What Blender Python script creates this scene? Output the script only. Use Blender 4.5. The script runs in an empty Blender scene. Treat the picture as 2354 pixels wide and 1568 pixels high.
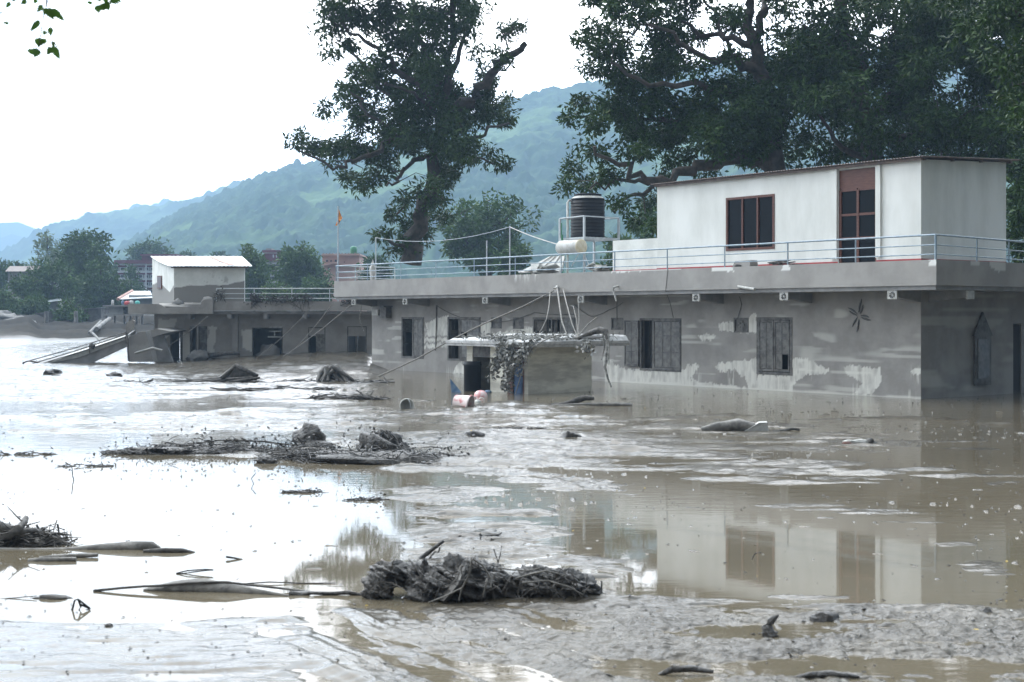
import bpy, math, random
import numpy as np
from mathutils import Vector, Matrix, Euler
rnd = random.Random(7)
SC = bpy.context.scene
COL = SC.collection
R = math.radians
# ------------------------------------------------------------------ camera
F, CX, HY, CH = 3269.0, 1177.0, 725.0, 2.35     # focal length, centre column, horizon row, eye height
cd = bpy.data.cameras.new('camera'); cam = bpy.data.objects.new('camera', cd); COL.objects.link(cam)
cam.location = (0, 0, CH); cam.rotation_euler = (R(90), 0, 0)
cd.sensor_width = 36; cd.lens = F/2354*36; cd.shift_y = -59/2354
cd.clip_start = .1; cd.clip_end = 12000
cd.dof.use_dof = True; cd.dof.focus_distance = 46; cd.dof.aperture_fstop = 4.0
SC.camera = cam
# ------------------------------------------------------------------ world, sun, exposure
SUN_EL, SUN_AZ = R(48), R(-62)                  # azimuth from +Y towards +X
W = bpy.data.worlds.new('World'); SC.world = W; W.use_nodes = True
nt = W.node_tree; nt.nodes.clear()
def N(t, **k):
    n = nt.nodes.new(t)
    for a, b in k.items(): setattr(n, a, b)
    return n
L = lambda a, b: nt.links.new(a, b)
out = N('ShaderNodeOutputWorld'); mixs = N('ShaderNodeMixShader')
sky = N('ShaderNodeTexSky', sky_type='NISHITA', sun_disc=False); sky.sun_elevation = SUN_EL; sky.sun_rotation = SUN_AZ
sky.air_density = 1.2; sky.dust_density = 3
bg1 = N('ShaderNodeBackground'); bg1.inputs[1].default_value = .08
bg2 = N('ShaderNodeBackground')
L(sky.outputs[0], bg1.inputs[0])
tc = N('ShaderNodeTexCoord')
mp = N('ShaderNodeMapping'); mp.inputs['Scale'].default_value = (1, 1, 3.2); L(tc.outputs['Generated'], mp.inputs[0])
nz = N('ShaderNodeTexNoise'); nz.inputs['Scale'].default_value = 2.3; nz.inputs['Detail'].default_value = 5; nz.inputs['Roughness'].default_value = .5
L(mp.outputs[0], nz.inputs['Vector'])
mr = N('ShaderNodeMapRange'); mr.inputs[1].default_value = .36; mr.inputs[2].default_value = .56; mr.inputs[3].default_value = .8; mr.inputs[4].default_value = 1.0
L(nz.outputs[0], mr.inputs[0])
L(mr.outputs[0], mixs.inputs[0]); L(bg1.outputs[0], mixs.inputs[1]); L(bg2.outputs[0], mixs.inputs[2]); L(mixs.outputs[0], out.inputs[0])
# overcast brightens smoothly towards the veiled sun
sd = Vector((math.sin(SUN_AZ)*math.cos(SUN_EL), math.cos(SUN_AZ)*math.cos(SUN_EL), math.sin(SUN_EL)))
gd = Vector((-.35, .85, .38)).normalized()
dp = N('ShaderNodeVectorMath', operation='DOT_PRODUCT'); dp.inputs[1].default_value = gd
nrm = N('ShaderNodeVectorMath', operation='NORMALIZE'); L(tc.outputs['Generated'], nrm.inputs[0]); L(nrm.outputs[0], dp.inputs[0])
m2 = N('ShaderNodeMapRange', interpolation_type='SMOOTHSTEP'); m2.inputs[1].default_value = -.28; m2.inputs[2].default_value = 1.0
m2.inputs[3].default_value = .42; m2.inputs[4].default_value = 6.0
L(dp.outputs['Value'], m2.inputs[0]); L(m2.outputs[0], bg2.inputs[1])
cr = N('ShaderNodeValToRGB'); cr.color_ramp.elements[0].position = .35; cr.color_ramp.elements[0].color = (.58, .74, .90, 1)
cr.color_ramp.elements[1].position = .6; cr.color_ramp.elements[1].color = (1, .985, .97, 1); L(nz.outputs[0], cr.inputs[0]); L(cr.outputs[0], bg2.inputs[0])
sl = bpy.data.lights.new('sun', 'SUN'); so = bpy.data.objects.new('sun', sl); COL.objects.link(so)
sl.energy = 1.1; sl.angle = R(22); sl.color = (1, .96, .9)
so.rotation_euler = sd.to_track_quat('Z', 'Y').to_euler(); so.location = sd*60
SC.view_settings.view_transform = 'Standard'; SC.view_settings.look = 'None'; SC.view_settings.gamma = 1
SC.view_settings.use_curve_mapping = False; SC.view_settings.exposure = 0.35
cy = SC.cycles
SC.render.engine = 'CYCLES'
cy.use_denoising = True; cy.max_bounces = 6; cy.diffuse_bounces = 3; cy.glossy_bounces = 4; cy.transparent_max_bounces = 6
cy.volume_bounces = 1; cy.sample_clamp_indirect = 6; cy.use_adaptive_sampling = True; cy.adaptive_threshold = .02
# ------------------------------------------------------------------ helpers
def P(x, y, Y): return Vector(((x-CX)/F*Y, Y, CH-(y-HY)/F*Y))
def G(x, y, z=0.0):                             # point of the level z seen at (x, y)
    return P(x, y, (CH-z)*F/(y-HY))
def smooth(a, b, x):
    t = np.clip((x-a)/(b-a+1e-12), 0, 1); return t*t*(3-2*t)
def _h(ix, iy, seed):
    n = (ix.astype(np.int64)*374761393+iy.astype(np.int64)*668265263+seed*1442695041) & 0xffffffff
    n = ((n ^ (n >> 13))*1274126177) & 0xffffffff
    return ((n ^ (n >> 16)) & 0xffff)/65535.0
def vn(x, y, seed=0):
    x = np.asarray(x, float); y = np.asarray(y, float)
    ix = np.floor(x); iy = np.floor(y); fx = x-ix; fy = y-iy
    fx = fx*fx*fx*(fx*(fx*6-15)+10); fy = fy*fy*fy*(fy*(fy*6-15)+10)
    a = _h(ix, iy, seed); b = _h(ix+1, iy, seed); c = _h(ix, iy+1, seed); d = _h(ix+1, iy+1, seed)
    return (a+(b-a)*fx)*(1-fy)+(c+(d-c)*fx)*fy
def fbm(x, y, o=4, seed=0, g=.5):
    s = 0; a = 1; t = 0
    for i in range(o):
        s = s+a*vn(x, y, seed+i*17); t += a; a *= g; x = x*2.03+11.3; y = y*2.03+5.7
    return s/t
def new_mesh(name, V, Fc, mats, mi=None, smooth_=False):
    me = bpy.data.meshes.new(name); me.from_pydata([tuple(v) for v in V], [], Fc)
    for m in (mats if isinstance(mats, (list, tuple)) else [mats]): me.materials.append(m)
    if mi: me.polygons.foreach_set('material_index', mi)
    if smooth_: me.polygons.foreach_set('use_smooth', [True]*len(me.polygons))
    me.update(); return me
def quads_mesh(name, V, Q, mat, smooth_=True, attrs=None):     # numpy V (n,3), Q (m,4)
    me = bpy.data.meshes.new(name); V = np.ascontiguousarray(V, np.float32); Q = np.ascontiguousarray(Q, np.int32)
    k = Q.shape[1]
    me.vertices.add(len(V)); me.vertices.foreach_set('co', V.ravel())
    me.loops.add(Q.size); me.loops.foreach_set('vertex_index', Q.ravel())
    me.polygons.add(len(Q)); me.polygons.foreach_set('loop_start', np.arange(0, Q.size, k, dtype=np.int32))
    me.polygons.foreach_set('use_smooth', np.full(len(Q), smooth_))
    me.materials.append(mat)
    for a, v in (attrs or {}).items():
        at = me.attributes.new(a, 'FLOAT', 'POINT'); at.data.foreach_set('value', np.ascontiguousarray(v, np.float32).ravel())
    me.update(calc_edges=True); me.validate(); return me
def link(name, me, parent=None, label=None, cat=None, group=None, kind=None):
    o = bpy.data.objects.new(name, me); COL.objects.link(o)
    if parent: o.parent = parent
    if label: o['label'] = label
    if cat: o['category'] = cat
    if group: o['group'] = group
    if kind: o['kind'] = kind
    return o
def thing(name, label, cat, loc=(0, 0, 0), rz=0, group=None):
    o = link(name, None, None, label, cat, group); o.location = loc; o.rotation_euler = (0, 0, rz); o.empty_display_size = .2; return o
class B:
    "collects shapes, builds one mesh object"
    def __init__(s): s.V = []; s.F = []; s.sm = []
    def add(s, V, Fc, sm=False):
        n = len(s.V); s.V += [Vector(v) for v in V]; s.F += [tuple(i+n for i in f) for f in Fc]; s.sm += [sm]*len(Fc); return s
    def box(s, a, b, M=None):
        (x0, y0, z0), (x1, y1, z1) = a, b
        x0, x1 = min(x0, x1), max(x0, x1); y0, y1 = min(y0, y1), max(y0, y1); z0, z1 = min(z0, z1), max(z0, z1)
        V = [Vector(p) for p in ((x0, y0, z0), (x1, y0, z0), (x1, y1, z0), (x0, y1, z0), (x0, y0, z1), (x1, y0, z1), (x1, y1, z1), (x0, y1, z1))]
        if M: V = [M@v for v in V]
        return s.add(V, [(0, 3, 2, 1), (4, 5, 6, 7), (0, 1, 5, 4), (1, 2, 6, 5), (2, 3, 7, 6), (3, 0, 4, 7)])
    def prism(s, pts, y0, y1):                   # outline in x,z extruded along y (pts counter-clockwise seen from -y)
        n = len(pts); V = [(x, y0, z) for x, z in pts]+[(x, y1, z) for x, z in pts]
        Fc = [tuple(range(n)), tuple(range(2*n-1, n-1, -1))]+[(i, i+n, (i+1) % n+n, (i+1) % n) for i in range(n)]
        return s.add(V, Fc)
    def slab(s, pts, z0, z1):                    # outline in x,y extruded along z (ccw from above)
        n = len(pts); V = [(x, y, z0) for x, y in pts]+[(x, y, z1) for x, y in pts]
        Fc = [tuple(range(n-1, -1, -1)), tuple(range(n, 2*n))]+[(i, (i+1) % n, (i+1) % n+n, i+n) for i in range(n)]
        return s.add(V, Fc)
    def tube(s, pts, r, k=6, cap=True, rough=0):
        pts = [Vector(p) for p in pts]; n = len(pts)
        rs = r if isinstance(r, (list, tuple)) else [r]*n
        if len(rs) != n: rs = [rs[0]+(rs[-1]-rs[0])*i/(n-1) for i in range(n)]
        V = []; up = Vector((.13, .07, 1)).normalized()
        for i, p in enumerate(pts):
            d = (pts[min(i+1, n-1)]-pts[max(i-1, 0)])
            if d.length < 1e-9: d = Vector((0, 0, 1))
            d.normalize(); a = d.cross(up)
            if a.length < .1: a = d.cross(Vector((1, 0, 0)))
            a.normalize(); b = d.cross(a)
            for j in range(k):
                t = 2*math.pi*j/k; q = rs[i]*(1+(rnd.uniform(-rough, rough) if rough else 0))
                V.append(p+a*(math.cos(t)*q)+b*(math.sin(t)*q))
        Fc = [(i*k+j, i*k+(j+1) % k, (i+1)*k+(j+1) % k, (i+1)*k+j) for i in range(n-1) for j in range(k)]
        s.add(V, Fc, True)
        if cap: s.add([V[j] for j in range(k)], [tuple(range(k-1, -1, -1))]); s.add(V[-k:], [tuple(range(k))])
        return s
    def lathe(s, prof, c=(0, 0, 0), k=24, M=None):
        c = Vector(c); V = []
        for r, z in prof:
            for j in range(k):
                t = 2*math.pi*j/k; v = Vector((r*math.cos(t), r*math.sin(t), z)); V.append((M@v if M else v)+c)
        Fc = [(i*k+j, i*k+(j+1) % k, (i+1)*k+(j+1) % k, (i+1)*k+j) for i in range(len(prof)-1) for j in range(k)]
        return s.add(V, Fc, True)
    def rock(s, c, rx, ry, rz, seed=0, n=2, amp=.3, M=None, fr=2.2):
        c = Vector(c); nu = 10*n; nv = 6*n; V = []
        for i in range(nv+1):
            th = math.pi*i/nv
            for j in range(nu):
                ph = 2*math.pi*j/nu
                d = Vector((math.sin(th)*math.cos(ph), math.sin(th)*math.sin(ph), math.cos(th)))
                q = 0; a = 1; f = fr
                for o in range(4):
                    q += a*(float(vn(d.x*f+seed*3.1+d.z*1.7*f, d.y*f-d.z*f+seed*1.3+40, seed+o))-.5); a *= .55; f *= 2.1
                d = d*(1+amp*q*1.6)
                v = Vector((d.x*rx, d.y*ry, d.z*rz)); V.append((M@v if M else v)+c)
        Fc = [(i*nu+j, (i+1)*nu+j, (i+1)*nu+(j+1) % nu, i*nu+(j+1) % nu) for i in range(nv) for j in range(nu)]
        return s.add(V, Fc, True)
    def build(s, name, mat, parent=None, label=None, cat=None, group=None, kind=None, bev=0):
        me = new_mesh(name, s.V, s.F, mat); me.polygons.foreach_set('use_smooth', s.sm)
        o = link(name, me, parent, label, cat, group, kind)
        if bev:
            m = o.modifiers.new('b', 'BEVEL'); m.width = bev; m.segments = 1; m.limit_method = 'ANGLE'
        return o
def solid(name, mat, a, b, parent, label=None, bev=0, M=None): return B().box(a, b, M).build(name, mat, parent, label, bev=bev)
# ------------------------------------------------------------------ materials
def mat(name, c, rough=.8, c2=None, ns=3., spec=.4, bump=0, bs=20., metal=0, attr=None, ac=None, ramp=(.4, .6), stretch=None, alpha=None, trans=0):
    m = bpy.data.materials.new(name); m.use_nodes = True; t = m.node_tree; p = t.nodes['Principled BSDF']
    n = lambda k: t.nodes.new(k); l = t.links.new
    p.inputs['Roughness'].default_value = rough; p.inputs['Metallic'].default_value = metal; p.inputs['Specular IOR Level'].default_value = spec
    src = None; tcn = n('ShaderNodeTexCoord'); vec = tcn.outputs['Object']
    if stretch:
        mp = n('ShaderNodeMapping'); mp.inputs['Scale'].default_value = stretch; l(vec, mp.inputs[0]); vec = mp.outputs[0]
    if c2 is not None:
        nz = n('ShaderNodeTexNoise'); nz.inputs['Scale'].default_value = ns; nz.inputs['Detail'].default_value = 6; nz.inputs['Roughness'].default_value = .6; l(vec, nz.inputs['Vector'])
        cr = n('ShaderNodeValToRGB'); cr.color_ramp.elements[0].position = ramp[0]; cr.color_ramp.elements[1].position = ramp[1]
        cr.color_ramp.elements[0].color = (*c, 1); cr.color_ramp.elements[1].color = (*c2, 1); l(nz.outputs[0], cr.inputs[0]); src = cr.outputs[0]
    if attr:
        a = n('ShaderNodeAttribute'); a.attribute_name = attr
        mx = n('ShaderNodeMix'); mx.data_type = 'RGBA'; l(a.outputs['Fac'], mx.inputs[0])
        if src: l(src, mx.inputs[6])
        else: mx.inputs[6].default_value = (*c, 1)
        mx.inputs[7].default_value = (*ac, 1); src = mx.outputs[2]
    if src: l(src, p.inputs['Base Color'])
    else: p.inputs['Base Color'].default_value = (*c, 1)
    if bump:
        nb = n('ShaderNodeTexNoise'); nb.inputs['Scale'].default_value = bs; nb.inputs['Detail'].default_value = 5; l(vec, nb.inputs['Vector'])
        bp = n('ShaderNodeBump'); bp.inputs['Strength'].default_value = bump; bp.inputs['Distance'].default_value = .02 if bump < .85 else .05; l(nb.outputs[0], bp.inputs['Height']); l(bp.outputs[0], p.inputs['Normal'])
    return m
MUDW = (.235, .23, .22)
M_ = dict(
    stain=None,
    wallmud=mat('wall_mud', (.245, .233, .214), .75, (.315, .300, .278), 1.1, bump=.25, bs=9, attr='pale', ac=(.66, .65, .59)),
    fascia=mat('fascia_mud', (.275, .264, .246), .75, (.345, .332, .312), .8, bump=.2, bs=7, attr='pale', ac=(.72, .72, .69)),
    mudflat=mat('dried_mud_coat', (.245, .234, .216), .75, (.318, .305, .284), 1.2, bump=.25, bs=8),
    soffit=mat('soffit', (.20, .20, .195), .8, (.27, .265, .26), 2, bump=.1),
    white=mat('cream_paint', (.60, .61, .57), .8, (.76, .77, .735), .9, bump=.12, bs=10, stretch=(1, 1, .35), ramp=(.3, .6)),
    oldwhite=mat('weathered_paint', (.60, .61, .57), .8, (.74, .75, .71), 1.5, bump=.1),
    red=mat('red_skirting', (.30, .035, .04), .6, (.38, .06, .06), 4),
    brown=mat('brown_wood', (.085, .03, .02), .5, (.13, .05, .032), 6, stretch=(1, 1, 8)),
    glass=mat('window_glass', (.006, .007, .008), .12, spec=.08),
    curtain=mat('dark_curtain', (.05, .018, .02), .9, (.09, .03, .03), 5),
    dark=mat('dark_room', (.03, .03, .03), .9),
    shutter=mat('muddy_shutter', (.075, .072, .068), .7, (.16, .155, .145), 4, bump=.3, bs=25),
    pane=mat('muddy_pane', (.085, .082, .074), .45, (.165, .158, .145), 5, bump=.1),
    rail=mat('blue_grey_rail', (.20, .28, .35), .4, (.30, .37, .42), 6, spec=.5),
    lightrail=mat('pale_rail', (.45, .5, .5), .45, (.55, .58, .57), 6),
    corr=mat('rusty_sheet', (.09, .065, .055), .6, (.15, .11, .09), 4),
    tin=mat('tin_roof', (.62, .66, .68), .35, (.74, .77, .78), 2),
    rust=mat('rust_patch', (.42, .22, .17), .7, (.55, .38, .32), 9),
    black=mat('black_plastic', (.006, .007, .009), .55, spec=.2),
    steel=mat('pale_steel', (.40, .44, .46), .4, (.5, .53, .55), 6),
    drum=mat('white_drum', (.50, .50, .48), .45, (.38, .37, .33), 4),
    rope=mat('muddy_rope', (.15, .145, .13), .8, (.30, .285, .26), 30),
    wood=mat('muddy_wood', (.04, .037, .033), .7, (.11, .103, .093), 7, bump=.6, bs=30),
    paletimber=mat('pale_muddy_wood', (.10, .095, .085), .65, (.21, .20, .18), 8, bump=.5, bs=30),
    clod=mat('wet_clod', (.026, .025, .023), .5, (.085, .08, .073), 6, bump=.9, bs=22, spec=.5),
    bark=mat('bark', (.035, .032, .027), .9, (.07, .06, .05), 3, bump=.8, bs=12),
    hutwall=mat('hut_wall', (.46, .44, .38), .8, (.74, .72, .62), 1.4, bump=.3, bs=8, stretch=(.5, .5, 2.2)),
    hutroof=mat('hut_roof', (.38, .38, .37), .6, (.55, .55, .54), 6, bump=.8, bs=18),
    blue=mat('blue_door', (.02, .06, .14), .55, (.035, .09, .19), 4),
    bluecloth=mat('blue_plastic', (.09, .17, .30), .5, (.22, .32, .42), 5),
    redplastic=mat('red_bucket', (.40, .10, .10), .5, (.58, .50, .48), 5, ramp=(.38, .5)),
    pinkplastic=mat('pink_plastic', (.62, .25, .25), .4, (.72, .6, .58), 8),
    canwhite=mat('white_can', (.5, .51, .48), .5, (.62, .62, .58), 8),
    petal=mat('ornament_relief', (.12, .12, .115), .8),
    plaque=mat('plaque', (.36, .36, .34), .75, (.46, .46, .43), 9),
    vine=mat('muddy_vine', (.12, .12, .108), .7, (.33, .33, .31), 12, bump=.4, bs=40),
    maroon=mat('maroon_paint', (.13, .035, .05), .7, (.16, .05, .065), .5),
    bandwhite=mat('band_white', (.5, .52, .54), .7, (.6, .62, .63), .8),
    pinkwall=mat('pink_wall', (.50, .31, .25), .8, (.58, .38, .31), .4),
    farwall=mat('far_grey_wall', (.22, .23, .225), .8, (.36, .36, .345), .5),
    fargl=mat('far_window', (.03, .035, .04), .4),
    stone=mat('retaining_stone', (.10, .10, .095), .9, (.16, .155, .15), 1.5, bump=.6, bs=3),
    boulder=mat('river_boulder', (.14, .138, .13), .8, (.24, .235, .225), 1.5, bump=.5, bs=6),
    flag=mat('orange_cloth', (.85, .26, .02), .7, (.95, .36, .03), 6),
    teal=mat('teal_tank', (.08, .42, .36), .5), orange=mat('faded_red', (.45, .08, .08), .6),
    green=mat('green_tank', (.03, .18, .08), .5),
    yellow=mat('yellow_leaf', (.5, .36, .08), .6),
)
def leafmat(name, a, b, c=None, tr=.1):
    m = bpy.data.materials.new(name); m.use_nodes = True; t = m.node_tree; p = t.nodes['Principled BSDF']; l = t.links.new
    at = t.nodes.new('ShaderNodeAttribute'); at.attribute_name = 'tint'
    cr = t.nodes.new('ShaderNodeValToRGB'); e = cr.color_ramp.elements; e[0].color = (*a, 1); e[1].color = (*b, 1)
    if c: x = e.new(.93); x.color = (*b, 1); e[-1].color = (*c, 1)
    l(at.outputs['Fac'], cr.inputs[0]); l(cr.outputs[0], p.inputs['Base Color']); p.inputs['Roughness'].default_value = .5; p.inputs['Specular IOR Level'].default_value = .15
    tl = t.nodes.new('ShaderNodeBsdfTranslucent'); l(cr.outputs[0], tl.inputs[0]); mx = t.nodes.new('ShaderNodeMixShader'); mx.inputs[0].default_value = tr
    l(p.outputs[0], mx.inputs[1]); l(tl.outputs[0], mx.inputs[2]); l(mx.outputs[0], t.nodes['Material Output'].inputs[0]); return m
LM = dict(mango=leafmat('mango_leaf', (.016, .036, .010), (.052, .096, .024), (.06, .055, .025)),
          dense=leafmat('dense_leaf', (.011, .026, .007), (.042, .088, .016), (.075, .105, .025)),
          mid=leafmat('mid_leaf', (.028, .062, .016), (.078, .145, .036), (.10, .14, .045)),
          bright=leafmat('bright_leaf', (.04, .08, .025), (.10, .17, .05), (.16, .22, .07)),
          pale=leafmat('pale_leaf', (.12, .17, .10), (.24, .30, .19)),
          near=leafmat('near_leaf', (.03, .07, .015), (.05, .11, .02), tr=.35))
# ------------------------------------------------------------------ flood water and mud flats
def wetmat(name, water):
    m = bpy.data.materials.new(name); m.use_nodes = True; t = m.node_tree; p = t.nodes['Principled BSDF']; n = t.nodes.new; l = t.links.new
    tc = n('ShaderNodeTexCoord'); vec = tc.outputs['Object']
    p.inputs['IOR'].default_value = 1.34
    at = n('ShaderNodeAttribute'); at.attribute_name = 'rip'
    nz = n('ShaderNodeTexNoise'); nz.inputs['Scale'].default_value = .35 if water else 1.3; nz.inputs['Detail'].default_value = 6; l(vec, nz.inputs['Vector'])
    cr = n('ShaderNodeValToRGB'); cr.color_ramp.elements[0].position = .35; cr.color_ramp.elements[1].position = .65
    a, b = ((.108, .091, .062), (.142, .120, .085)) if water else ((.052, .045, .034), (.100, .088, .068))
    cr.color_ramp.elements[0].color = (*a, 1); cr.color_ramp.elements[1].color = (*b, 1); l(nz.outputs[0], cr.inputs[0]); l(cr.outputs[0], p.inputs['Base Color'])
    mp = n('ShaderNodeMapping'); mp.inputs['Scale'].default_value = (1, 2.6, 1) if water else (1, 1.6, 1); l(vec, mp.inputs[0])
    n1 = n('ShaderNodeTexNoise'); n1.inputs['Scale'].default_value = 2.2 if water else 7; n1.inputs['Detail'].default_value = 5; n1.inputs['Distortion'].default_value = .6; l(mp.outputs[0], n1.inputs['Vector'])
    bp = n('ShaderNodeBump'); bp.inputs['Distance'].default_value = .05 if water else .04; l(n1.outputs[0], bp.inputs['Height'])
    mu = n('ShaderNodeMath'); mu.operation = 'MULTIPLY'; l(at.outputs['Fac'], mu.inputs[0]); mu.inputs[1].default_value = .22 if water else .8; l(mu.outputs[0], bp.inputs['Strength'])
    if not water:
        n2 = n('ShaderNodeTexNoise'); n2.inputs['Scale'].default_value = 45; n2.inputs['Detail'].default_value = 3; l(vec, n2.inputs['Vector'])
        b2 = n('ShaderNodeBump'); b2.inputs['Distance'].default_value = .012; m3 = n('ShaderNodeMath'); m3.operation = 'MULTIPLY'; l(at.outputs['Fac'], m3.inputs[0]); m3.inputs[1].default_value = .42; l(m3.outputs[0], b2.inputs['Strength']); l(n2.outputs[0], b2.inputs['Height']); l(bp.outputs[0], b2.inputs['Normal']); l(b2.outputs[0], p.inputs['Normal'])
        ra = n('ShaderNodeMapRange'); ra.inputs[3].default_value = .08; ra.inputs[4].default_value = .30; l(nz.outputs[0], ra.inputs[0])
        dr = n('ShaderNodeAttribute'); dr.attribute_name = 'dry'
        ad = n('ShaderNodeMath'); ad.operation = 'ADD'; l(ra.outputs[0], ad.inputs[0]); l(dr.outputs['Fac'], ad.inputs[1]); l(ad.outputs[0], p.inputs['Roughness']); sm2 = n('ShaderNodeMapRange'); sm2.inputs[3].default_value = .5; sm2.inputs[4].default_value = .05; sm2.inputs[2].default_value = .4; l(dr.outputs['Fac'], sm2.inputs[0]); l(sm2.outputs[0], p.inputs['Specular IOR Level'])
        dk = n('ShaderNodeMix'); dk.data_type = 'RGBA'; l(dr.outputs['Fac'], dk.inputs[0]); l(cr.outputs[0], dk.inputs[6]); dk.inputs[7].default_value = (.03, .03, .03, 1); l(dk.outputs[2], p.inputs['Base Color'])
    else:
        l(bp.outputs[0], p.inputs['Normal']); p.inputs['Roughness'].default_value = .035
    return m
WATER, MUD = wetmat('turbid_water', True), wetmat('wet_mud', False)
def ell(px, py, cx, cy, rx, ry, soft=.35, rot=0.0):
    c, s = math.cos(rot), math.sin(rot); dx, dy = px-cx, py-cy
    q = np.sqrt(((dx*c+dy*s)/rx)**2+((-dx*s+dy*c)/ry)**2)
    return 1-smooth(1-soft, 1+soft, q)
def ground(X, Y):
    "height of the mud above the water level, ripple strength and dryness"
    Yc = np.maximum(Y, 4); px = CX+F*X/Yc; py = HY+CH*F/Yc
    wx = (fbm(X*.35, Y*.35, 4, 3)-.5); wy = (fbm(X*.35+50, Y*.35, 4, 9)-.5)
    sx = px+wx*150; sy = py+wy*np.clip((py-780)*.28, 6, 150)
    m = np.zeros_like(X)
    def put(v): np.maximum(m, v, out=m)
    # near apron, ragged upper edge
    edge = np.interp(px, [0, 300, 700, 850, 1150, 1400, 1700, 2000, 2354], [1440, 1425, 1400, 1395, 1385, 1345, 1372, 1392, 1396])
    put(smooth(-30, 60, sy-edge)*(.62+.33*smooth(850, 1200, px)))
    put(ell(sx, sy, 1000, 1215, 330, 95, .35, .12)*.72)                 # mud round the tree's reflection
    put(ell(sx, sy, 1230, 1290, 230, 60, .4)*.75)
    put(ell(sx, sy, 780, 1290, 170, 60, .5)*.5)
    put(ell(sx, sy, 1240, 1110, 260, 20, .5, .12)*.6); put(ell(sx, sy, 1700, 1165, 500, 26, .9, .03)*.46)
    put(ell(sx, sy, 2150, 1245, 330, 34, .6, .5)*.30)
    put(ell(sx, sy, 1150, 1030, 520, 52, .4)*.74); put(ell(sx, sy, 640, 1040, 430, 26, .5)*.75)
    put(ell(sx, sy, 1750, 1072, 760, 34, .8, .02)*.51); put(ell(sx, sy, 1950, 965, 520, 9, .6)*.46)
    put(ell(sx, sy, 1500, 968, 520, 14, .6)*.57); put(ell(sx, sy, 1750, 1015, 560, 34, .9)*.45)
    put(ell(sx, sy, 430, 965, 560, 26, .5)*.62); put(ell(sx, sy, 1000, 948, 420, 18, .5)*.6)
    far = smooth(945, 885, sy)*(1-smooth(835, 905, px+wx*60)); put(far*.92)
    put(smooth(905, 880, sy)*smooth(300, 100, px)*.9)
    # streaky height inside the banks
    st = fbm(X*.6, Y*2.3, 5, 21); fine = fbm(X*4.5, Y*9, 3, 33); clump = fbm(X*14, Y*14, 3, 41)
    rdg = 1-np.abs(2*fbm(X*.75+wx*3, Y*3.2+wy*4, 5, 27)-1)
    h = (m-.5)*.08+(st-.5)*.19*np.clip(m*1.6, 0, 1)+(rdg-.75)*.10*np.clip(m*1.4, 0, 1)+(fine-.5)*.04*m
    nearR = smooth(1000, 1350, px)*smooth(1380, 1430, py)
    nearL = smooth(1000, 700, px)*smooth(1395, 1440, py)
    # brown pools inside the near right apron
    pool = ell(sx, sy, 1330, 1500, 420, 30, .4, .22)*.9+ell(sx, sy, 1150, 1425, 260, 22, .5)*.8+ell(sx, sy, 2000, 1545, 330, 34, .5)*.7+ell(sx, sy, 1750, 1475, 150, 20, .5)*.5
    h = h*(1-.55*nearR)+nearR*((clump-.5)*.045+.012)-pool*.06*smooth(1000, 1200, px)
    # swirled flow lines on the near left sheet
    ax, ay = G(1290, 1180).x, G(1290, 1180).y
    rr = np.hypot(X-ax+wx*1.2, (Y-ay)*1.0+wy*1.2)
    sw = fbm((X*.86+Y*.51)*4.5+wx*2.5, (X*.51-Y*.86)*.8+wy*2, 5, 55)
    flow = smooth(620, 800, px)*smooth(1500, 1250, px)*smooth(1380, 1420, py)
    h = h*(1-.75*nearL)+nearL*((sw-.5)*.026+(fine-.5)*.006+.004+.02*(fbm(X*.8, Y*1.2, 4, 57)-.5))
    h = h*(1-.6*flow)+flow*((sw-.5)*.15+.006)
    # faint flow marks left to leave the big pool almost still
    bigp = ell(px, py, 350, 1230, 620, 190, .18)
    h = np.where(bigp > .02, np.minimum(h, h*(1-bigp)-.03*bigp), h)
    # specks breaking the water surface
    sp = vn(X*9, Y*6, 77); sp2 = vn(X*23, Y*15, 78); sm_ = fbm(X*.5, Y*.5, 3, 80)
    spk = smooth(.86, .97, sp)*smooth(.45, .6, sm_)+smooth(.9, .98, sp2)*smooth(.42, .58, sm_)
    rightw = smooth(880, 1000, px)*smooth(880, 940, py)
    calm = ell(px, py, 1780, 1290, 560, 110, .35)
    h = np.maximum(h, -.02+.045*spk*np.maximum(rightw*(1-.93*calm), .0)*smooth(1420, 1300, py+0*px))
    h = np.maximum(h, -.02+.03*smooth(.93, .99, sp)*smooth(1000, 1060, py))
    # swell of mud by the left building
    sws = smooth(330, 800, px)*(1-smooth(830, 905, px))
    sw_h = .46*sws*np.exp(-((Y-69)/7.5)**2)
    lv = smooth(52, 64, Y)*(1-smooth(835, 905, px))*.05
    h = h+sw_h+lv
    # the far bank rises to dry land
    fb = smooth(100, 150, Y+fbm(X*.05, Y*.05, 3, 91)*16-8)
    terr = np.floor(fbm(X*.03, Y*.16, 3, 95)*9)/9*.3
    lft = smooth(95, 60, px)
    rise = fb*(1.15+.9*lft)+smooth(152.5, 156, Y)*(1.15-.9*lft)+np.clip(fb*1.6, 0, 1)*(1-smooth(150, 156, Y))*(2.0*(fbm(X*.11, Y*.22, 5, 97)-.5)+.5*(fbm(X*.5, Y*.9, 3, 98)-.5))
    h = h+rise+smooth(170, 420, Y)*6
    rip = np.clip(.15+smooth(1080, 930, py)*.9+smooth(905, 1000, px)*smooth(1000, 930, py)*.8, 0, 1.6)
    rip = rip*(1-.9*bigp)*(1-.85*calm)
    rough = np.clip(.22+m*.5+nearR*.6-nearL*.62+flow*.0-smooth(1010, 900, py)*.5, .06, 1.5)
    dry = smooth(.05, .5, fb)*(.5+.5*fbm(X*.08, Y*.3, 4, 99))
    return h, rip, rough, dry
def fan(nc, ymin_px, rows, s0=-.56, s1=.56):
    s = np.linspace(s0, s1, nc); py = rows
    Y = CH*F/(py-HY); S, YY = np.meshgrid(s, Y); return S*YY, YY
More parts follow.
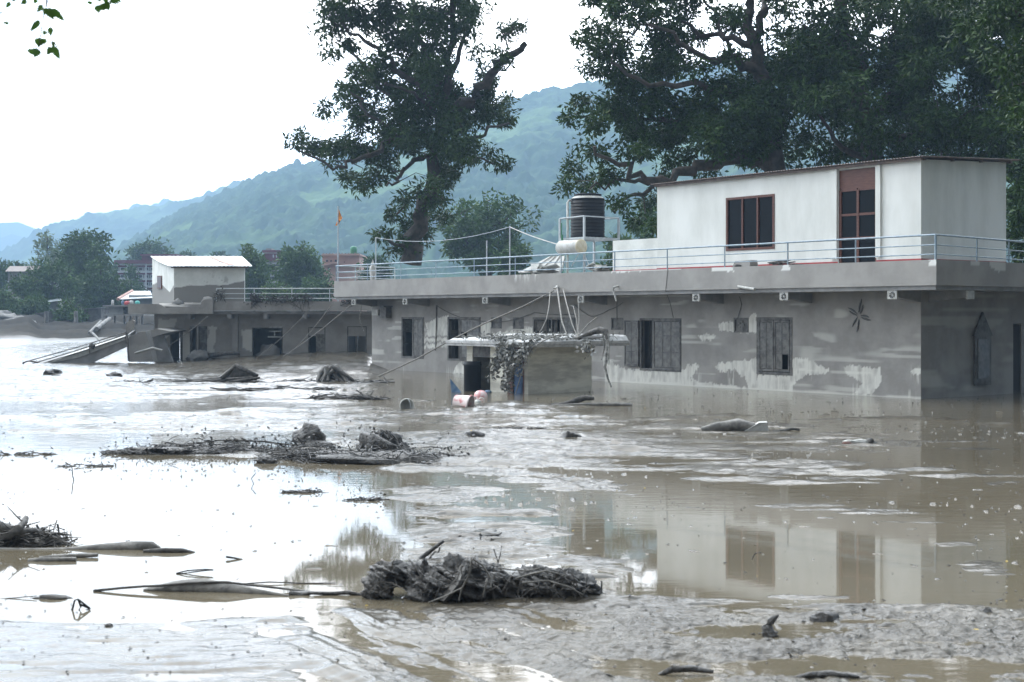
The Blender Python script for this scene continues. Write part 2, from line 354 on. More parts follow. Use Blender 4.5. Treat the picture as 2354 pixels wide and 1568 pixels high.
rows = np.concatenate([np.linspace(1760, 1000, 520), np.linspace(998.8, 780, 240), np.linspace(779.3, 731, 90)])
X, Y = fan(1150, 0, rows)
h, rip, rough, dry = ground(X, Y)
nr, nc = X.shape
idx = np.arange(nr*nc).reshape(nr, nc)
Q = np.stack([idx[:-1, :-1], idx[:-1, 1:], idx[1:, 1:], idx[1:, :-1]], -1).reshape(-1, 4)
keep = (np.maximum.reduce([h.ravel()[Q[:, k]] for k in range(4)]) > -.012)
Q = Q[keep]; used = np.unique(Q); remap = np.full(nr*nc, -1); remap[used] = np.arange(len(used))
V = np.stack([X, Y, h], -1).reshape(-1, 3)[used]
me = quads_mesh('mud_flat', V, remap[Q], MUD, True, {'rip': rough.ravel()[used], 'dry': dry.ravel()[used]})
link('mud_flat', me, kind='structure')
rows2 = np.concatenate([np.linspace(1760, 1000, 150), np.linspace(996, 780, 110), np.linspace(778, 752, 20)])
Xw, Yw = fan(260, 0, rows2); hw, rw, _, _ = ground(Xw, Yw)
idw = np.arange(Xw.size).reshape(Xw.shape)
Qw = np.stack([idw[:-1, :-1], idw[:-1, 1:], idw[1:, 1:], idw[1:, :-1]], -1).reshape(-1, 4)
Vw = np.stack([Xw, Yw, Xw*0], -1).reshape(-1, 3); n0 = len(Vw)
# plain water beyond the sides and behind the eye
y0 = float(Yw.min()); y1 = float(Yw.max()); a0, a1 = .56*y0, .56*y1
ext = np.array([(-a0, y0, 0), (a0, y0, 0), (a1, y1, 0), (-a1, y1, 0), (-260, y1, 0), (260, y1, 0), (-260, -60, 0), (260, -60, 0), (-a0, -60, 0), (a0, -60, 0)], float)
Vw = np.vstack([Vw, ext]); e = n0
Qe = np.array([(e+6, e+8, e+0, e+0), (e+6, e+0, e+3, e+4), (e+8, e+9, e+1, e+0), (e+9, e+7, e+5, e+1), (e+1, e+5, e+2, e+2)])
me = bpy.data.meshes.new('flood_water')
faces = [tuple(q) for q in Qw.tolist()]+[tuple(dict.fromkeys(q)) for q in Qe.tolist()]
me.from_pydata(Vw.tolist(), [], faces); me.materials.append(WATER)
me.polygons.foreach_set('use_smooth', [True]*len(me.polygons))
at = me.attributes.new('rip', 'FLOAT', 'POINT'); at.data.foreach_set('value', np.concatenate([rw.ravel(), np.full(10, .4)]).astype(np.float32))
link('flood_water', me, kind='structure')
# far land under the hills
B().slab([(-3000, 990), (3000, 990), (3000, 4300), (-3000, 4300)], -2, 7.9).build('far_ground', mat('far_ground', (.05, .08, .04), .9), kind='structure')
for sgn, nm in ((-1, 'side_ground'), (1, 'side_ground')):
    pts = [(sgn*.55*175, 175), (sgn*.55*1000, 1000), (sgn*3000, 1000), (sgn*260, 160)]
    if sgn > 0: pass
    else: pts = pts[::-1]
    B().slab(pts, -2, 2.4).build(nm, M_['stone'] if False else mat(nm, (.08, .09, .06), .9), kind='structure')
# ------------------------------------------------------------------ hills
HILL = bpy.data.materials.new('forest_hill'); HILL.use_nodes = True
t = HILL.node_tree; p = t.nodes['Principled BSDF']; p.inputs['Roughness'].default_value = .9; p.inputs['Specular IOR Level'].default_value = .1
a = t.nodes.new('ShaderNodeAttribute'); a.attribute_name = 'open'
mx = t.nodes.new('ShaderNodeMix'); mx.data_type = 'RGBA'; mx.inputs[6].default_value = (.016, .044, .012, 1); mx.inputs[7].default_value = (.070, .125, .030, 1)
t.links.new(a.outputs['Fac'], mx.inputs[0]); t.links.new(mx.outputs[2], p.inputs['Base Color'])
def hill(name, prof, Yr, Yb, nc, nr, seed, canopy, s0=-.75, s1=.75, expo=1.15):
    s = np.linspace(s0, s1, nc); px = CX+F*s
    top = CH+(HY-np.interp(px, [q[0] for q in prof], [q[1] for q in prof]))/F*Yr
    k = np.linspace(0, 1.25, nr)[:, None]
    Yy = Yb+(Yr-Yb)*k; Xx = s[None, :]*Yy
    kk = np.where(k <= 1, k**expo, 1-(k-1)*2.2)
    Z = 4+(top[None, :]-4)*kk
    H = top[None, :]-4
    big = fbm(Xx/260+seed, Yy/260, 4, seed)-.5
    rid = 1-np.abs(2*fbm(Xx/170+seed*3+Yy/600, Yy/420, 3, seed+5)-1)
    amp = np.clip(k*(1-k), 0, 1)*4
    Z = Z+H*.16*big*amp+H*.13*(rid-.7)*amp
    terr = fbm(Xx/90, Yy/55+Z/60, 4, seed+9); op = smooth(.52, .62, terr)*smooth(-.1, .15, big+.05)
    op = np.clip(op*1.0+1.1*(vn(Xx/11, Yy/11, seed+30)-.55)+.5*(vn(Xx/5, Yy/5, seed+31)-.5)*(1-op)+.06, 0, 1)
    can = (fbm(Xx/canopy, Yy/canopy+Z/canopy, 4, seed+13)-.35)*canopy*2.0*(1-.6*op)
    can = np.where(vn(Xx/canopy*.7, Yy/canopy*.7, seed+19) > .72, can+canopy*.35*(1-op), can)
    Z = Z+can
    id_ = np.arange(nr*nc).reshape(nr, nc)
    Q = np.stack([id_[:-1, :-1], id_[:-1, 1:], id_[1:, 1:], id_[1:, :-1]], -1).reshape(-1, 4)
    V = np.stack([Xx+0*Z, Yy+0*Z, Z], -1).reshape(-1, 3)
    link(name, quads_mesh(name, V, Q, HILL, True, {'open': op.ravel()}), kind='structure')
hill('hill', [(-600, 720), (120, 700), (240, 600), (330, 540), (440, 478), (500, 455), (560, 425), (610, 402), (660, 388), (740, 376), (820, 352), (900, 330), (1000, 296), (1100, 262), (1185, 232), (1250, 212), (1340, 196), (1500, 172), (1800, 130), (2400, 90), (3600, 80)], 1300, 520, 900, 300, 4, 6.5)
hill('hill', [(-1200, 640), (-300, 610), (0, 588), (60, 556), (120, 520), (200, 500), (270, 484), (340, 476), (380, 470), (440, 458), (520, 430), (700, 400), (1200, 300)], 2100, 1450, 600, 120, 14, 12, s0=-.9, s1=.3)
hill('hill', [(-1500, 470), (-400, 520), (0, 552), (60, 545), (160, 520), (330, 480), (600, 440)], 3300, 2600, 300, 60, 24, 18, s0=-.9, s1=.2)
hill('hill', [(-1500, 480), (-300, 505), (0, 514), (50, 520), (110, 545), (200, 600), (400, 640)], 3900, 3500, 200, 40, 34, 18, s0=-.9, s1=.2)
# ------------------------------------------------------------------ haze
hz = bpy.data.materials.new('haze'); hz.use_nodes = True; t = hz.node_tree; t.nodes.clear()
o_ = t.nodes.new('ShaderNodeOutputMaterial'); pv = t.nodes.new('ShaderNodeVolumePrincipled')
pv.inputs['Color'].default_value = (.44, .63, .86, 1); pv.inputs['Density'].default_value = .00053; pv.inputs['Anisotropy'].default_value = 0
t.links.new(pv.outputs[0], o_.inputs['Volume'])
B().box((-3100, -80, -3), (3100, 4400, 335)).build('haze', hz, kind='stuff')
# ------------------------------------------------------------------ main building (local x = away from the near corner is negative)
CORN = Vector((11.5, 40.0, 0)); UA = Vector((.6166, -.7873, 0)); VA = Vector((.7873, .6166, 0)); RZ = math.atan2(-.7873, .6166)
BM = Matrix.Translation(CORN)@Matrix.Rotation(RZ, 4, 'Z')
def fx(px, v=0.0):                              # local x on the vertical plane local y = v that shows at column px
    k = (px-CX)/F; b = CORN+VA*v
    return (k*b.y-b.x)/(UA.x-k*UA.y)
def wpt(x, v, z): return CORN+UA*x+VA*v+Vector((0, 0, z))
def fz(py, x, v=0.0): return CH-(py-HY)/F*wpt(x, v, 0).y
def topx(x, y, z):                              # local -> picture coordinates (arrays)
    wx_ = CORN.x+UA.x*x+VA.x*y; wy_ = CORN.y+UA.y*x+VA.y*y
    return CX+F*wx_/wy_, HY+F*(CH-z)/wy_
def inpoly(px, py, poly):
    r = np.zeros(px.shape, bool); n = len(poly)
    for i in range(n):
        x0, y0 = poly[i]; x1, y1 = poly[(i+1) % n]
        if y0 == y1: continue
        c = ((y0 > py) != (y1 > py)) & (px < (x1-x0)*(py-y0)/(y1-y0)+x0); r ^= c
    return r
def wall_sheet(name, mat_, parent, x0, x1, z0, z1, y, holes, step, paint, depth=.2, axis='x', label=None):
    "a wall with real openings: front sheet, reveals, so that it has thickness"
    us = np.unique(np.concatenate([np.arange(x0, x1, step), [x1]]+[[h[0], h[1]] for h in holes])) if holes else np.append(np.arange(x0, x1, step), x1)
    zs = np.unique(np.concatenate([np.arange(z0, z1, step), [z1]]+[[h[2], h[3]] for h in holes])) if holes else np.append(np.arange(z0, z1, step), z1)
    Z, U = np.meshgrid(zs, us, indexing='ij'); n = U.size
    uc = (us[:-1]+us[1:])/2; zc = (zs[:-1]+zs[1:])/2
    ok = np.ones((len(zc), len(uc)), bool)
    for a, b, c, d in holes: ok &= ~(((uc > a) & (uc < b))[None, :] & ((zc > c) & (zc < d))[:, None])
    id_ = np.arange(n).reshape(U.shape)
    q = np.stack([id_[:-1, :-1], id_[:-1, 1:], id_[1:, 1:], id_[1:, :-1]], -1)[ok]
    p_ = paint(U.ravel(), Z.ravel()) if paint else np.zeros(n)
    if axis == 'x': V = np.stack([U.ravel(), np.full(n, y), Z.ravel()], -1)
    else: V = np.stack([np.full(n, y), U.ravel(), Z.ravel()], -1)
    ex = []; ef = []; pa = []
    def rev(a, b, c, d, outer=False):
        k = n+len(ex)
        for (u, z) in ((a, c), (b, c), (b, d), (a, d)):
            for w in (0, depth):
                ex.append((u, y+w, z) if axis == 'x' else (y-w, u, z)); pa.append(0)
        for i in range(4):
            i2 = (i+1) % 4; f = (k+2*i, k+2*i2, k+2*i2+1, k+2*i+1); ef.append(f if not outer else f[::-1])
    for hh in holes: rev(*hh)
    rev(x0, x1, z0, z1, True)
    V = np.vstack([V, ex]); q = np.vstack([q, ef]); p_ = np.concatenate([p_, pa])
    me = quads_mesh(name, V, q, mat_, False, {'pale': p_})
    return link(name, me, parent, label)
OV, OR_ = 1.2, 1.36
ZS0, ZP0, ZD = 3.04, 3.16, 3.85                 # slab underside, fascia foot, deck
XL = fx(855); XF = fx(768, -OV); DEP = 5.2
def ns(a, b, s): return fbm(a, b, 4, s)-.5
POLY = [  # pale washed patches in the mud coat
    [(1385, 818), (1440, 850), (1565, 850), (1598, 835), (1606, 842), (1590, 870), (1640, 884), (1800, 900), (1800, 908), (1500, 896), (1392, 886)],
    [(1640, 840), (1660, 833), (1700, 830), (1741, 826), (1741, 905), (1722, 903), (1716, 872), (1690, 850), (1655, 856)],
    [(1820, 824), (1860, 828), (1905, 848), (1908, 856), (1865, 862), (1845, 868), (1822, 884)],
    [(1745, 862), (1820, 862), (1825, 910), (1735, 904)],
    [(1940, 842), (1975, 838), (2022, 848), (2024, 880), (2000, 906), (1962, 905), (1985, 880), (1950, 862)],
    [(978, 745), (1008, 728), (1030, 725), (1030, 772), (975, 772), (985, 760)],
    [(1106, 745), (1128, 735), (1128, 766), (1205, 758), (1226, 752), (1226, 776), (1106, 776)],
    [(1605, 775), (1618, 768), (1645, 772), (1640, 783), (1610, 782)], [(1650, 742), (1700, 738), (1738, 722), (1741, 768), (1720, 764), (1655, 760)],
    [(2095, 850), (2117, 845), (2117, 860), (2100, 862)], [(1055, 835), (1072, 835), (1072, 862), (1040, 860)],
    [(960, 776), (1030, 778), (1030, 786), (960, 783)], [(975, 790), (1030, 790), (1030, 800), (975, 798)],
]
def paint_front(u, z):
    px, py = topx(u, 0, z)
    qx = px+ns(u*2.2, z*2.2, 5)*10+ns(u*9, z*9, 6)*4; qy = py+ns(u*6, z*.8, 7)*12+ns(u*22, z*1.5, 8)*10
    v = np.zeros_like(u)
    for pl in POLY: v = np.maximum(v, inpoly(qx, qy, pl)*.95)
    v = v*np.clip(.1+1.5*fbm(u*7, z*2.6, 5, 12), 0, 1)*(.7+.55*vn(u*28, z*2, 13))
    dr = smooth(.60, .72, fbm(u*24, z*1.1, 3, 14))*smooth(835, 860, py)*smooth(-1+880, 880+60, px)*.55*smooth(.46, .56, fbm(u*.9, z*.3, 2, 15))
    lines = smooth(.66, .70, vn(z*11+u*.10, u*.35, 18))*smooth(.52, .64, fbm(u*.6, z*1.3, 3, 19))*.45
    base = smooth(.10, .03, z+ns(u*1.2, z, 23)*.14)*smooth(1380, 1500, px)*.7
    return np.clip(v+dr+lines+base, 0, 1)
def paint_side(u, z):
    lines = smooth(.66, .72, vn(z*7+u*.15, u*.35, 28))*smooth(.48, .6, fbm(u*.5, z*1.3, 3, 29))*.30
    return lines+.12*smooth(.5, .6, fbm(u*.6, z*2, 3, 30))*smooth(1.4, .8, z)
def paint_fascia(u, z):
    px, py = topx(u, -OV, z); v = np.zeros_like(u)
    qx = px+ns(u*9, z*9, 16)*5; qy = py+ns(u*9, z*3, 17)*3
    for pl in ([(1408, 617), (1568, 612), (1566, 619), (1405, 627)], [(1635, 624), (1640, 600), (1680, 600), (1687, 624)], [(1795, 622), (1806, 600), (1810, 600), (1818, 622)],
               [(2135, 609), (2138, 590), (2156, 590), (2156, 608)]): v = np.maximum(v, inpoly(qx, qy, pl)*1.)
    for a, b, c, st in ((1182, 1216, 658, .42), (1228, 1240, 660, .6), (1370, 1400, 634, .62), (1600, 1628, 622, .6)):
        m = smooth(a-3, a+3, px)*smooth(b+3, b-3, px)*smooth(c, c-26, py+14*vn(u*16, z, 51)); v = np.maximum(v, m*smooth(st, st+.1, vn(u*20, z*1.2, 52))*.8)
    return np.clip(v, 0, 1)
def paint_fside(u, z):                          # u = local y on the right face
    v = np.zeros_like(u)
    v = np.maximum(v, inpoly(u+ns(u*5, z*5, 61)*.12, z+ns(u*5, z*5, 62)*.1, [(.35, 3.95), (.75, 3.95), (.8, 3.74), (.4, 3.76)])*.6)
    v = np.maximum(v, inpoly(u+ns(u*5, z*5, 61)*.12, z+ns(u*5, z*5, 62)*.1, [(1.25, 3.95), (2.0, 3.95), (2.05, 3.62), (1.7, 3.56), (1.3, 3.68)])*.6)
    return v
bld = thing('house', 'long mud coated house with flat roof deck and white upstairs room, flooded to its sills', 'house', CORN, RZ)
WIN = []                                        # x0,x1,z0,z1 of the openings
def opening(a, b, y0, y1, v=0):
    xa, xb = fx(a, v), fx(b, v); xm = (xa+xb)/2
    return (min(xa, xb), max(xa, xb), fz(y1, xm, v), fz(y0, xm, v))
w1 = opening(924, 974, 730, 823); w2 = opening(1030, 1104, 730, 829); q1 = opening(1130, 1153, 731, 754); q2 = opening(1180, 1204, 731, 755)
w3 = opening(1226, 1322, 731, 820); q3 = opening(1406, 1432, 732, 757); w4 = opening(1472, 1565, 733, 852); q4 = opening(1688, 1720, 732, 763); w5 = opening(1741, 1820, 731, 860)
wall_sheet('wall', M_['wallmud'], bld, XL, 0, -.6, ZS0, 0, [w1, w2, q1, q2, w3, q3, w4, q4, w5], .04, paint_front)
dr1 = (4.55, 5.9, -.6, 2.1)
wall_sheet('wall', M_['wallmud'], bld, 0.012, DEP+1.8, -.6, ZS0, 0.004, [(2.55, 3.25, .35, 1.75), dr1], .08, paint_side, axis='y')
b = B().box((XL+.01, DEP-.2, -.6), (-.01, DEP, ZS0)); b.build('wall', M_['wallmud'], bld)
B().box((XL, .21, -.6), (XL+.2, DEP-.21, ZS0)).build('wall', M_['wallmud'], bld)
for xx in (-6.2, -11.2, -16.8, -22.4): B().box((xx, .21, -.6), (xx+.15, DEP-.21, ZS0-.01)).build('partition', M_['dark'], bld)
# roof slab and fascia
SL = M_['soffit']
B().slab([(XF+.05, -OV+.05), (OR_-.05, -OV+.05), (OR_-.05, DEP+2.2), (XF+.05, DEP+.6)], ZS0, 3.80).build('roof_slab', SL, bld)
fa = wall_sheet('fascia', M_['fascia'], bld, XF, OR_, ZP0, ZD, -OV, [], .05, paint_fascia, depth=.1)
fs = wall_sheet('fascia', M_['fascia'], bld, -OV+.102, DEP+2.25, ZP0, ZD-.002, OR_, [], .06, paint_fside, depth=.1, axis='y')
B().box((XF, -OV+.11, ZP0), (XF+.1, DEP+.6, ZD-.002)).build('fascia', M_['mudflat'], bld)
B().slab([(XF+.11, -OV+.11), (OR_-.11, -OV+.11), (OR_-.11, DEP+2.2), (XF+.11, DEP+.6)], 3.805, 3.835).build('roof_deck', M_['mudflat'], bld)
# cantilever beams with carved end plaques
def beam(xc, w=.26, sgn=1):
    o = B()
    V = [(-w/2, -OV+.12, 2.86), (w/2, -OV+.12, 2.86), (w/2, .0-.002, 2.72), (-w/2, 0-.002, 2.72), (-w/2, -OV+.12, ZS0-.003), (w/2, -OV+.12, ZS0-.003), (w/2, -.002, ZS0-.003), (-w/2, -.002, ZS0-.003)]
    o.add([(xc+x, y, z) for x, y, z in V], [(0, 3, 2, 1), (4, 5, 6, 7), (0, 1, 5, 4), (1, 2, 6, 5), (2, 3, 7, 6), (3, 0, 4, 7)])
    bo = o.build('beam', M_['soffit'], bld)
    pl = B().box((xc-w/2-.03, -OV+.06, 2.80), (xc+w/2+.03, -OV+.117, ZS0-.004)).build('end_plaque', M_['plaque'], bo)
    pt = B()
    for k in range(8):
        a = k*math.pi/4+.2; cx_, cz = xc+math.cos(a)*.065, 2.92+math.sin(a)*.062
        pt.tube([(xc+math.cos(a)*.03, -OV+.052, 2.92+math.sin(a)*.03), (cx_+math.sin(a)*.012, -OV+.045, cz), (xc+math.cos(a+.3)*.105, -OV+.052, 2.92+math.sin(a+.3)*.1)], [.006, .017, .006], 5)
    pt.build('carved_flower', M_['petal'], bo)
for px in (812, 930, 1114, 1334, 1599, 1801, 2050): beam(fx(px, -OV+.05))
# side cantilever beam at the corner
o = B(); V = [(OR_-.12, .35, 2.86), (OR_-.12, .61, 2.86), (0.006, .61, 2.72), (0.006, .35, 2.72), (OR_-.12, .35, ZS0-.003), (OR_-.12, .61, ZS0-.003), (0.006, .61, ZS0-.003), (0.006, .35, ZS0-.003)]
o.add(V, [(0, 3, 2, 1), (4, 5, 6, 7), (0, 1, 5, 4), (1, 2, 6, 5), (2, 3, 7, 6), (3, 0, 4, 7)][:]); bo = o.build('beam', M_['soffit'], bld)
B().box((OR_-.117, .32, 2.80), (OR_-.06, .64, ZS0-.004)).build('end_plaque', M_['plaque'], bo)
# windows ------------------------------------------------------------
def shutter(parent, x0, x1, z0, z1, y, cols, rowsz, ang=0.0, hinge='l', m=M_['shutter'], pm=M_['pane'], miss=()):
    "a leaf of stiles and rails with its panes; swings about its hinge"
    w = x1-x0; hx = x0 if hinge == 'l' else x1
    M = Matrix.Translation((hx, y, 0))@Matrix.Rotation(ang, 4, 'Z')@Matrix.Translation((-hx, -y, 0))
    f = B(); s = .055
    f.box((x0, y, z0), (x0+s, y+.04, z1), M); f.box((x1-s, y, z0), (x1, y+.04, z1), M)
    f.box((x0+s, y, z1-s), (x1-s, y+.04, z1), M); f.box((x0+s, y, z0), (x1-s, y+.04, z0+s*1.4), M)
    zz = [z0+s*1.4]+[z0+(z1-z0)*r for r in rowsz]+[z1-s]
    xs = [x0+s+(w-2*s)*i/cols for i in range(cols+1)]
    for r in zz[1:-1]: f.box((x0+s, y+.004, r-.02), (x1-s, y+.036, r+.02), M)
    for xx in xs[1:-1]: f.box((xx-.012, y+.007, z0+s*1.4), (xx+.012, y+.033, z1-s), M)
    so_ = f.build('shutter', m, parent)
    k = 0
    for i in range(cols):
        for j in range(len(zz)-1):
            k += 1
            if k in miss: continue
            B().box((xs[i]+.005, y+.016, zz[j]+.01), (xs[i+1]-.005, y+.024, zz[j+1]-.01), M).build('pane', pm, so_)
    return so_
def frame(parent, o_, y=-.015, w=.06, d=.1, m=M_['shutter'], mull=(), bars=0, name='window_frame'):
    x0, x1, z0, z1 = o_; f = B()
    f.box((x0-w*.4, y, z0-.02), (x0+w, y+d, z1+.02)); f.box((x1-w, y, z0-.02), (x1+w*.4, y+d, z1+.02))
    f.box((x0+w, y+.002, z1-w), (x1-w, y+d, z1+.02)); f.box((x0+w, y+.002, z0-.02), (x1-w, y+d, z0+w))
    for mx_ in mull: f.box((mx_-.03, y+.004, z0+w), (mx_+.03, y+d, z1-w))
    fo = f.build(name, m, parent)
    if bars:
        for i in range(bars):
            bx = x0+w+(x1-x0-2*w)*(i+1)/(bars+1); B().tube([(bx, y+d*.7, z0+w), (bx, y+d*.7, z1-w)], .009, 5).build('bar', M_['shutter'], fo)
    return fo
def window(o_, **k): return frame(bld, o_, name='window', **k)
f = window(w1, mull=((w1[0]+w1[1])/2,)); mx_ = (w1[0]+w1[1])/2
shutter(f, mx_+.03, w1[1]-.03, w1[2]+.04, w1[3]-.04, -.03, 2, (.3, .62)); shutter(f, w1[0]+.05, mx_-.02, w1[2]+.05, w1[3]-.06, .03, 1, (.33, .66), ang=1.3, hinge='l', miss=(1, 2))
f = window(w2, mull=(w2[0]+(w2[1]-w2[0])*.36,), bars=6); a = w2[0]+(w2[1]-w2[0])*.4
shutter(f, a, w2[1]-.02, w2[2]+.04, w2[3]-.03, -.03, 3, (.35, .68), miss=(2,)); shutter(f, w2[0]+.05, a-.1, w2[2]+.05, w2[3]-.06, .03, 1, (.35, .7), ang=1.25, hinge='l', miss=(1, 3))
f = window(w3, mull=(w3[0]+(w3[1]-w3[0])*.45, w3[0]+(w3[1]-w3[0])*.66), bars=8)
shutter(f, w3[0]+(w3[1]-w3[0])*.68, w3[1]-.02, w3[2]+.04, w3[3]-.03, -.03, 2, (.35, .68))
shutter(f, w3[0]+.05, w3[0]+(w3[1]-w3[0])*.42, w3[2]+.05, w3[3]-.06, .03, 2, (.35, .68), ang=.35, hinge='l', miss=(2, 4))
f = window(w4, mull=(w4[0]+(w4[1]-w4[0])*.32,), bars=5); a = w4[0]+(w4[1]-w4[0])*.34
shutter(f, a, w4[1]-.01, w4[2]+.03, w4[3]-.03, -.03, 3, (.35, .68)); xl = fx(1440)
shutter(f, xl, w4[0]-.03, w4[2]+.12, w4[3]-.06, -.07, 2, (.32, .66), ang=.06, hinge='r')
f = window(w5, mull=()); c_ = (w5[0]+w5[1])/2
shutter(f, w5[0]+.07, c_-.01, w5[2]+.08, w5[3]-.07, -.035, 2, (.2, .4, .66)); shutter(f, c_+.01, w5[1]-.07, w5[2]+.08, w5[3]-.07, -.03, 2, (.35, .66), miss=(4,))
for q_, c in ((q1, 'l'), (q2, 'l'), (q3, 'l'), (q4, 'g')):
    f = frame(bld, q_, w=.035, d=.06, name='vent_opening'); B().box((q_[0]+.02, .03, q_[2]+.02), (q_[1]-.02, .05, q_[3]-.02)).build('vent_panel', M_['shutter'], f)
    if c == 'g':
        g = B(); cx_, cz = (q_[0]+q_[1])/2, (q_[2]+q_[3])/2
        for k in range(5): g.box((cx_-.02+.1*math.cos(k*1.256)-.04, .01, cz+.1*math.sin(k*1.256)-.03), (cx_+.02+.1*math.cos(k*1.256), .028, cz+.1*math.sin(k*1.256)+.03))
        g.build('fan_blade', M_['pane'], f)
# pointed niche window and doorway on the shaded side
nb = B(); nb.add([(.02, y, z) for y, z in ((2.5, .3), (3.3, .3), (3.3, 1.75), (3.38, 1.75), (2.9, 2.45), (2.42, 1.75), (2.5, 1.75))]+[(.08, y, z) for y, z in ((2.5, .3), (3.3, .3), (3.3, 1.75), (3.38, 1.75), (2.9, 2.45), (2.42, 1.75), (2.5, 1.75))],
       [tuple(range(6, -1, -1)), tuple(range(7, 14))]+[(i, (i+1) % 7, (i+1) % 7+7, i+7) for i in range(7)])
nbo = nb.build('window', M_['shutter'], bld, 'dark pointed arch window on the shaded side wall')
B().box((.082, 2.62, .5), (.1, 3.18, 1.65)).build('pane', M_['pane'], nbo)
frame(bld, (0, 0.001, 0, .001), w=.0001) if False else None
B().box((-.1, 4.6, -.5), (-.05, 5.85, 2.05)).build('door', M_['dark'], bld)  # near-black sheet in the doorway, its colour standing in for the unlit opening
# upstairs room -----------------------------------------------------
LW = fx(1510); zt = 6.74
def roofz(y): return zt+.045*y
wn = opening(1670, 1779, 450, 576); wn = (wn[0], wn[1], fz(576, wn[0]), fz(452, (wn[0]+wn[1])/2)); dn = (fx(1927), fx(2014), 3.86, 6.66)
wall_sheet('room_wall', M_['white'], bld, LW, -.001, 3.84, zt, .012, [wn, dn], .4, None)
wall_sheet('room_wall', M_['white'], bld, .014, 4.19, 3.84, zt-.001, -.004, [], .4, None, axis='y')
B().add([(-.006, 0.01, zt), (-.006, 4.19, zt), (-.006, 4.19, roofz(4.19)), (-.2, 0.01, zt), (-.2, 4.19, zt), (-.2, 4.19, roofz(4.19))], [(0, 1, 2), (5, 4, 3), (0, 3, 4, 1), (1, 4, 5, 2), (2, 5, 3, 0)]).build('gable', M_['white'], bld)
B().box((LW+.002, 4.0, 3.84), (-.21, 4.19, 6.9)).build('room_wall', M_['white'], bld)
B().box((LW+.001, .22, 3.84), (LW+.2, 3.99, 6.74)).build('room_wall', M_['white'], bld)
B().box((LW, .01, 3.842), (dn[0]-.02, -.012, 3.95)).build('skirting', M_['red'], bld)
B().box((dn[1]+.02, .01, 3.842), (.012, -.012, 3.95)).build('skirting', M_['red'], bld)
B().box((-.003, .0, 3.842), (.014, 4.19, 3.95)).build('skirting', M_['red'], bld)
for a_, b_ in ((fx(1911), fx(1926)), (fx(2015), fx(2026))): B().box((a_, -.06, 4.02), (b_, .01, zt-.004)).build('pilaster', M_['white'], bld)
wf = frame(bld, wn, y=-.01, w=.055, d=.09, m=M_['brown'], mull=(wn[0]+(wn[1]-wn[0])*.34, wn[0]+(wn[1]-wn[0])*.66), name='window')
for i in range(3):
    a_ = wn[0]+(wn[1]-wn[0])*i/3+.05; B().box((a_, .045, wn[2]+.06), (a_+(wn[1]-wn[0])/3-.08, .053, wn[3]-.06)).build('pane', M_['glass'], wf)
cu = B(); n = 40
for i in range(n):
    xx = wn[0]+(wn[1]-wn[0])*i/n; x2 = wn[0]+(wn[1]-wn[0])*(i+1)/n
    cu.add([(xx, .2+.03*math.sin(i*1.7), wn[2]-.1), (x2, .2+.03*math.sin((i+1)*1.7), wn[2]-.1), (x2, .2+.03*math.sin((i+1)*1.7), wn[3]), (xx, .2+.03*math.sin(i*1.7), wn[3])], [(0, 1, 2, 3)], True)
cu.build('curtain', M_['curtain'], bld)
dz = [3.86, 4.62, 5.32, 6.05]
df = B(); x0, x1 = dn[0], dn[1]; xm = (x0+x1)/2
for a_, b_ in ((x0, x0+.09), (xm-.04, xm+.04), (x1-.06, x1)): df.box((a_, .03, 3.86), (b_, .12, 6.05))
for z_ in dz[1:]: df.box((x0+.09, .034, z_-.035), (xm-.04, .116, z_+.035)); df.box((xm+.04, .034, z_-.035), (x1-.06, .116, z_+.035))
dfo = df.build('door', M_['brown'], bld)
for i in range(2):
    for j in range(3):
        a_ = (x0+.07, xm+.03)[i]; b_ = (xm-.03, x1-.05)[i]; B().box((a_, .07, dz[j]), (b_, .08, dz[j+1])).build('pane', M_['glass'], dfo)
B().box((x0+.002, .05, 6.085), (x1-.002, .1, 6.655)).build('transom_panel', M_['brown'], bld)
cb = B(); cb.box((x0+.1, .3, 5.0), (x1-.1, .34, 5.24)); cb.build('shelf', M_['white'], bld)
cl = B().rock((xm+.35, .32, 5.55), .4, .1, .26, 5, 2, .5); cl.build('bundle', M_['drum'], bld)
# corrugated roof sheet
rv = []; rf = []; nx = 420; x0, x1 = LW-.12, .22; zz_ = [(-.18, 0), (4.6, 0)]
for i in range(nx+1):
    x = x0+(x1-x0)*i/nx; c = .014*math.sin(i*math.pi/2.0)
    for y in (-.2, 4.65): rv.append((x, y, roofz(y)+.075+c)); rv.append((x, y, roofz(y)+.065+c))
for i in range(nx):
    a = 4*i; rf += [(a, a+4, a+6, a+2), (a+1, a+3, a+7, a+5), (a, a+1, a+5, a+4), (a+2, a+6, a+7, a+3)]
B().add(rv, rf, False).build('roof', M_['corr'], bld)
pu = B(); [pu.box((LW, y, roofz(y)-.03), (.1, y+.06, roofz(y)+.045)) for y in (-.12, .06, 1.4, 2.8, 4.3)]; pu.build('purlin', M_['corr'], bld)
# low terrace wall left of the room
lw0 = fx(1408); B().box((lw0, .012, 3.84), (LW-.003, .16, 4.98)).build('terrace_wall', M_['oldwhite'], bld)
B().box((lw0, -.012, 3.842), (LW-.004, .01, 3.93)).build('skirting', M_['red'], bld)
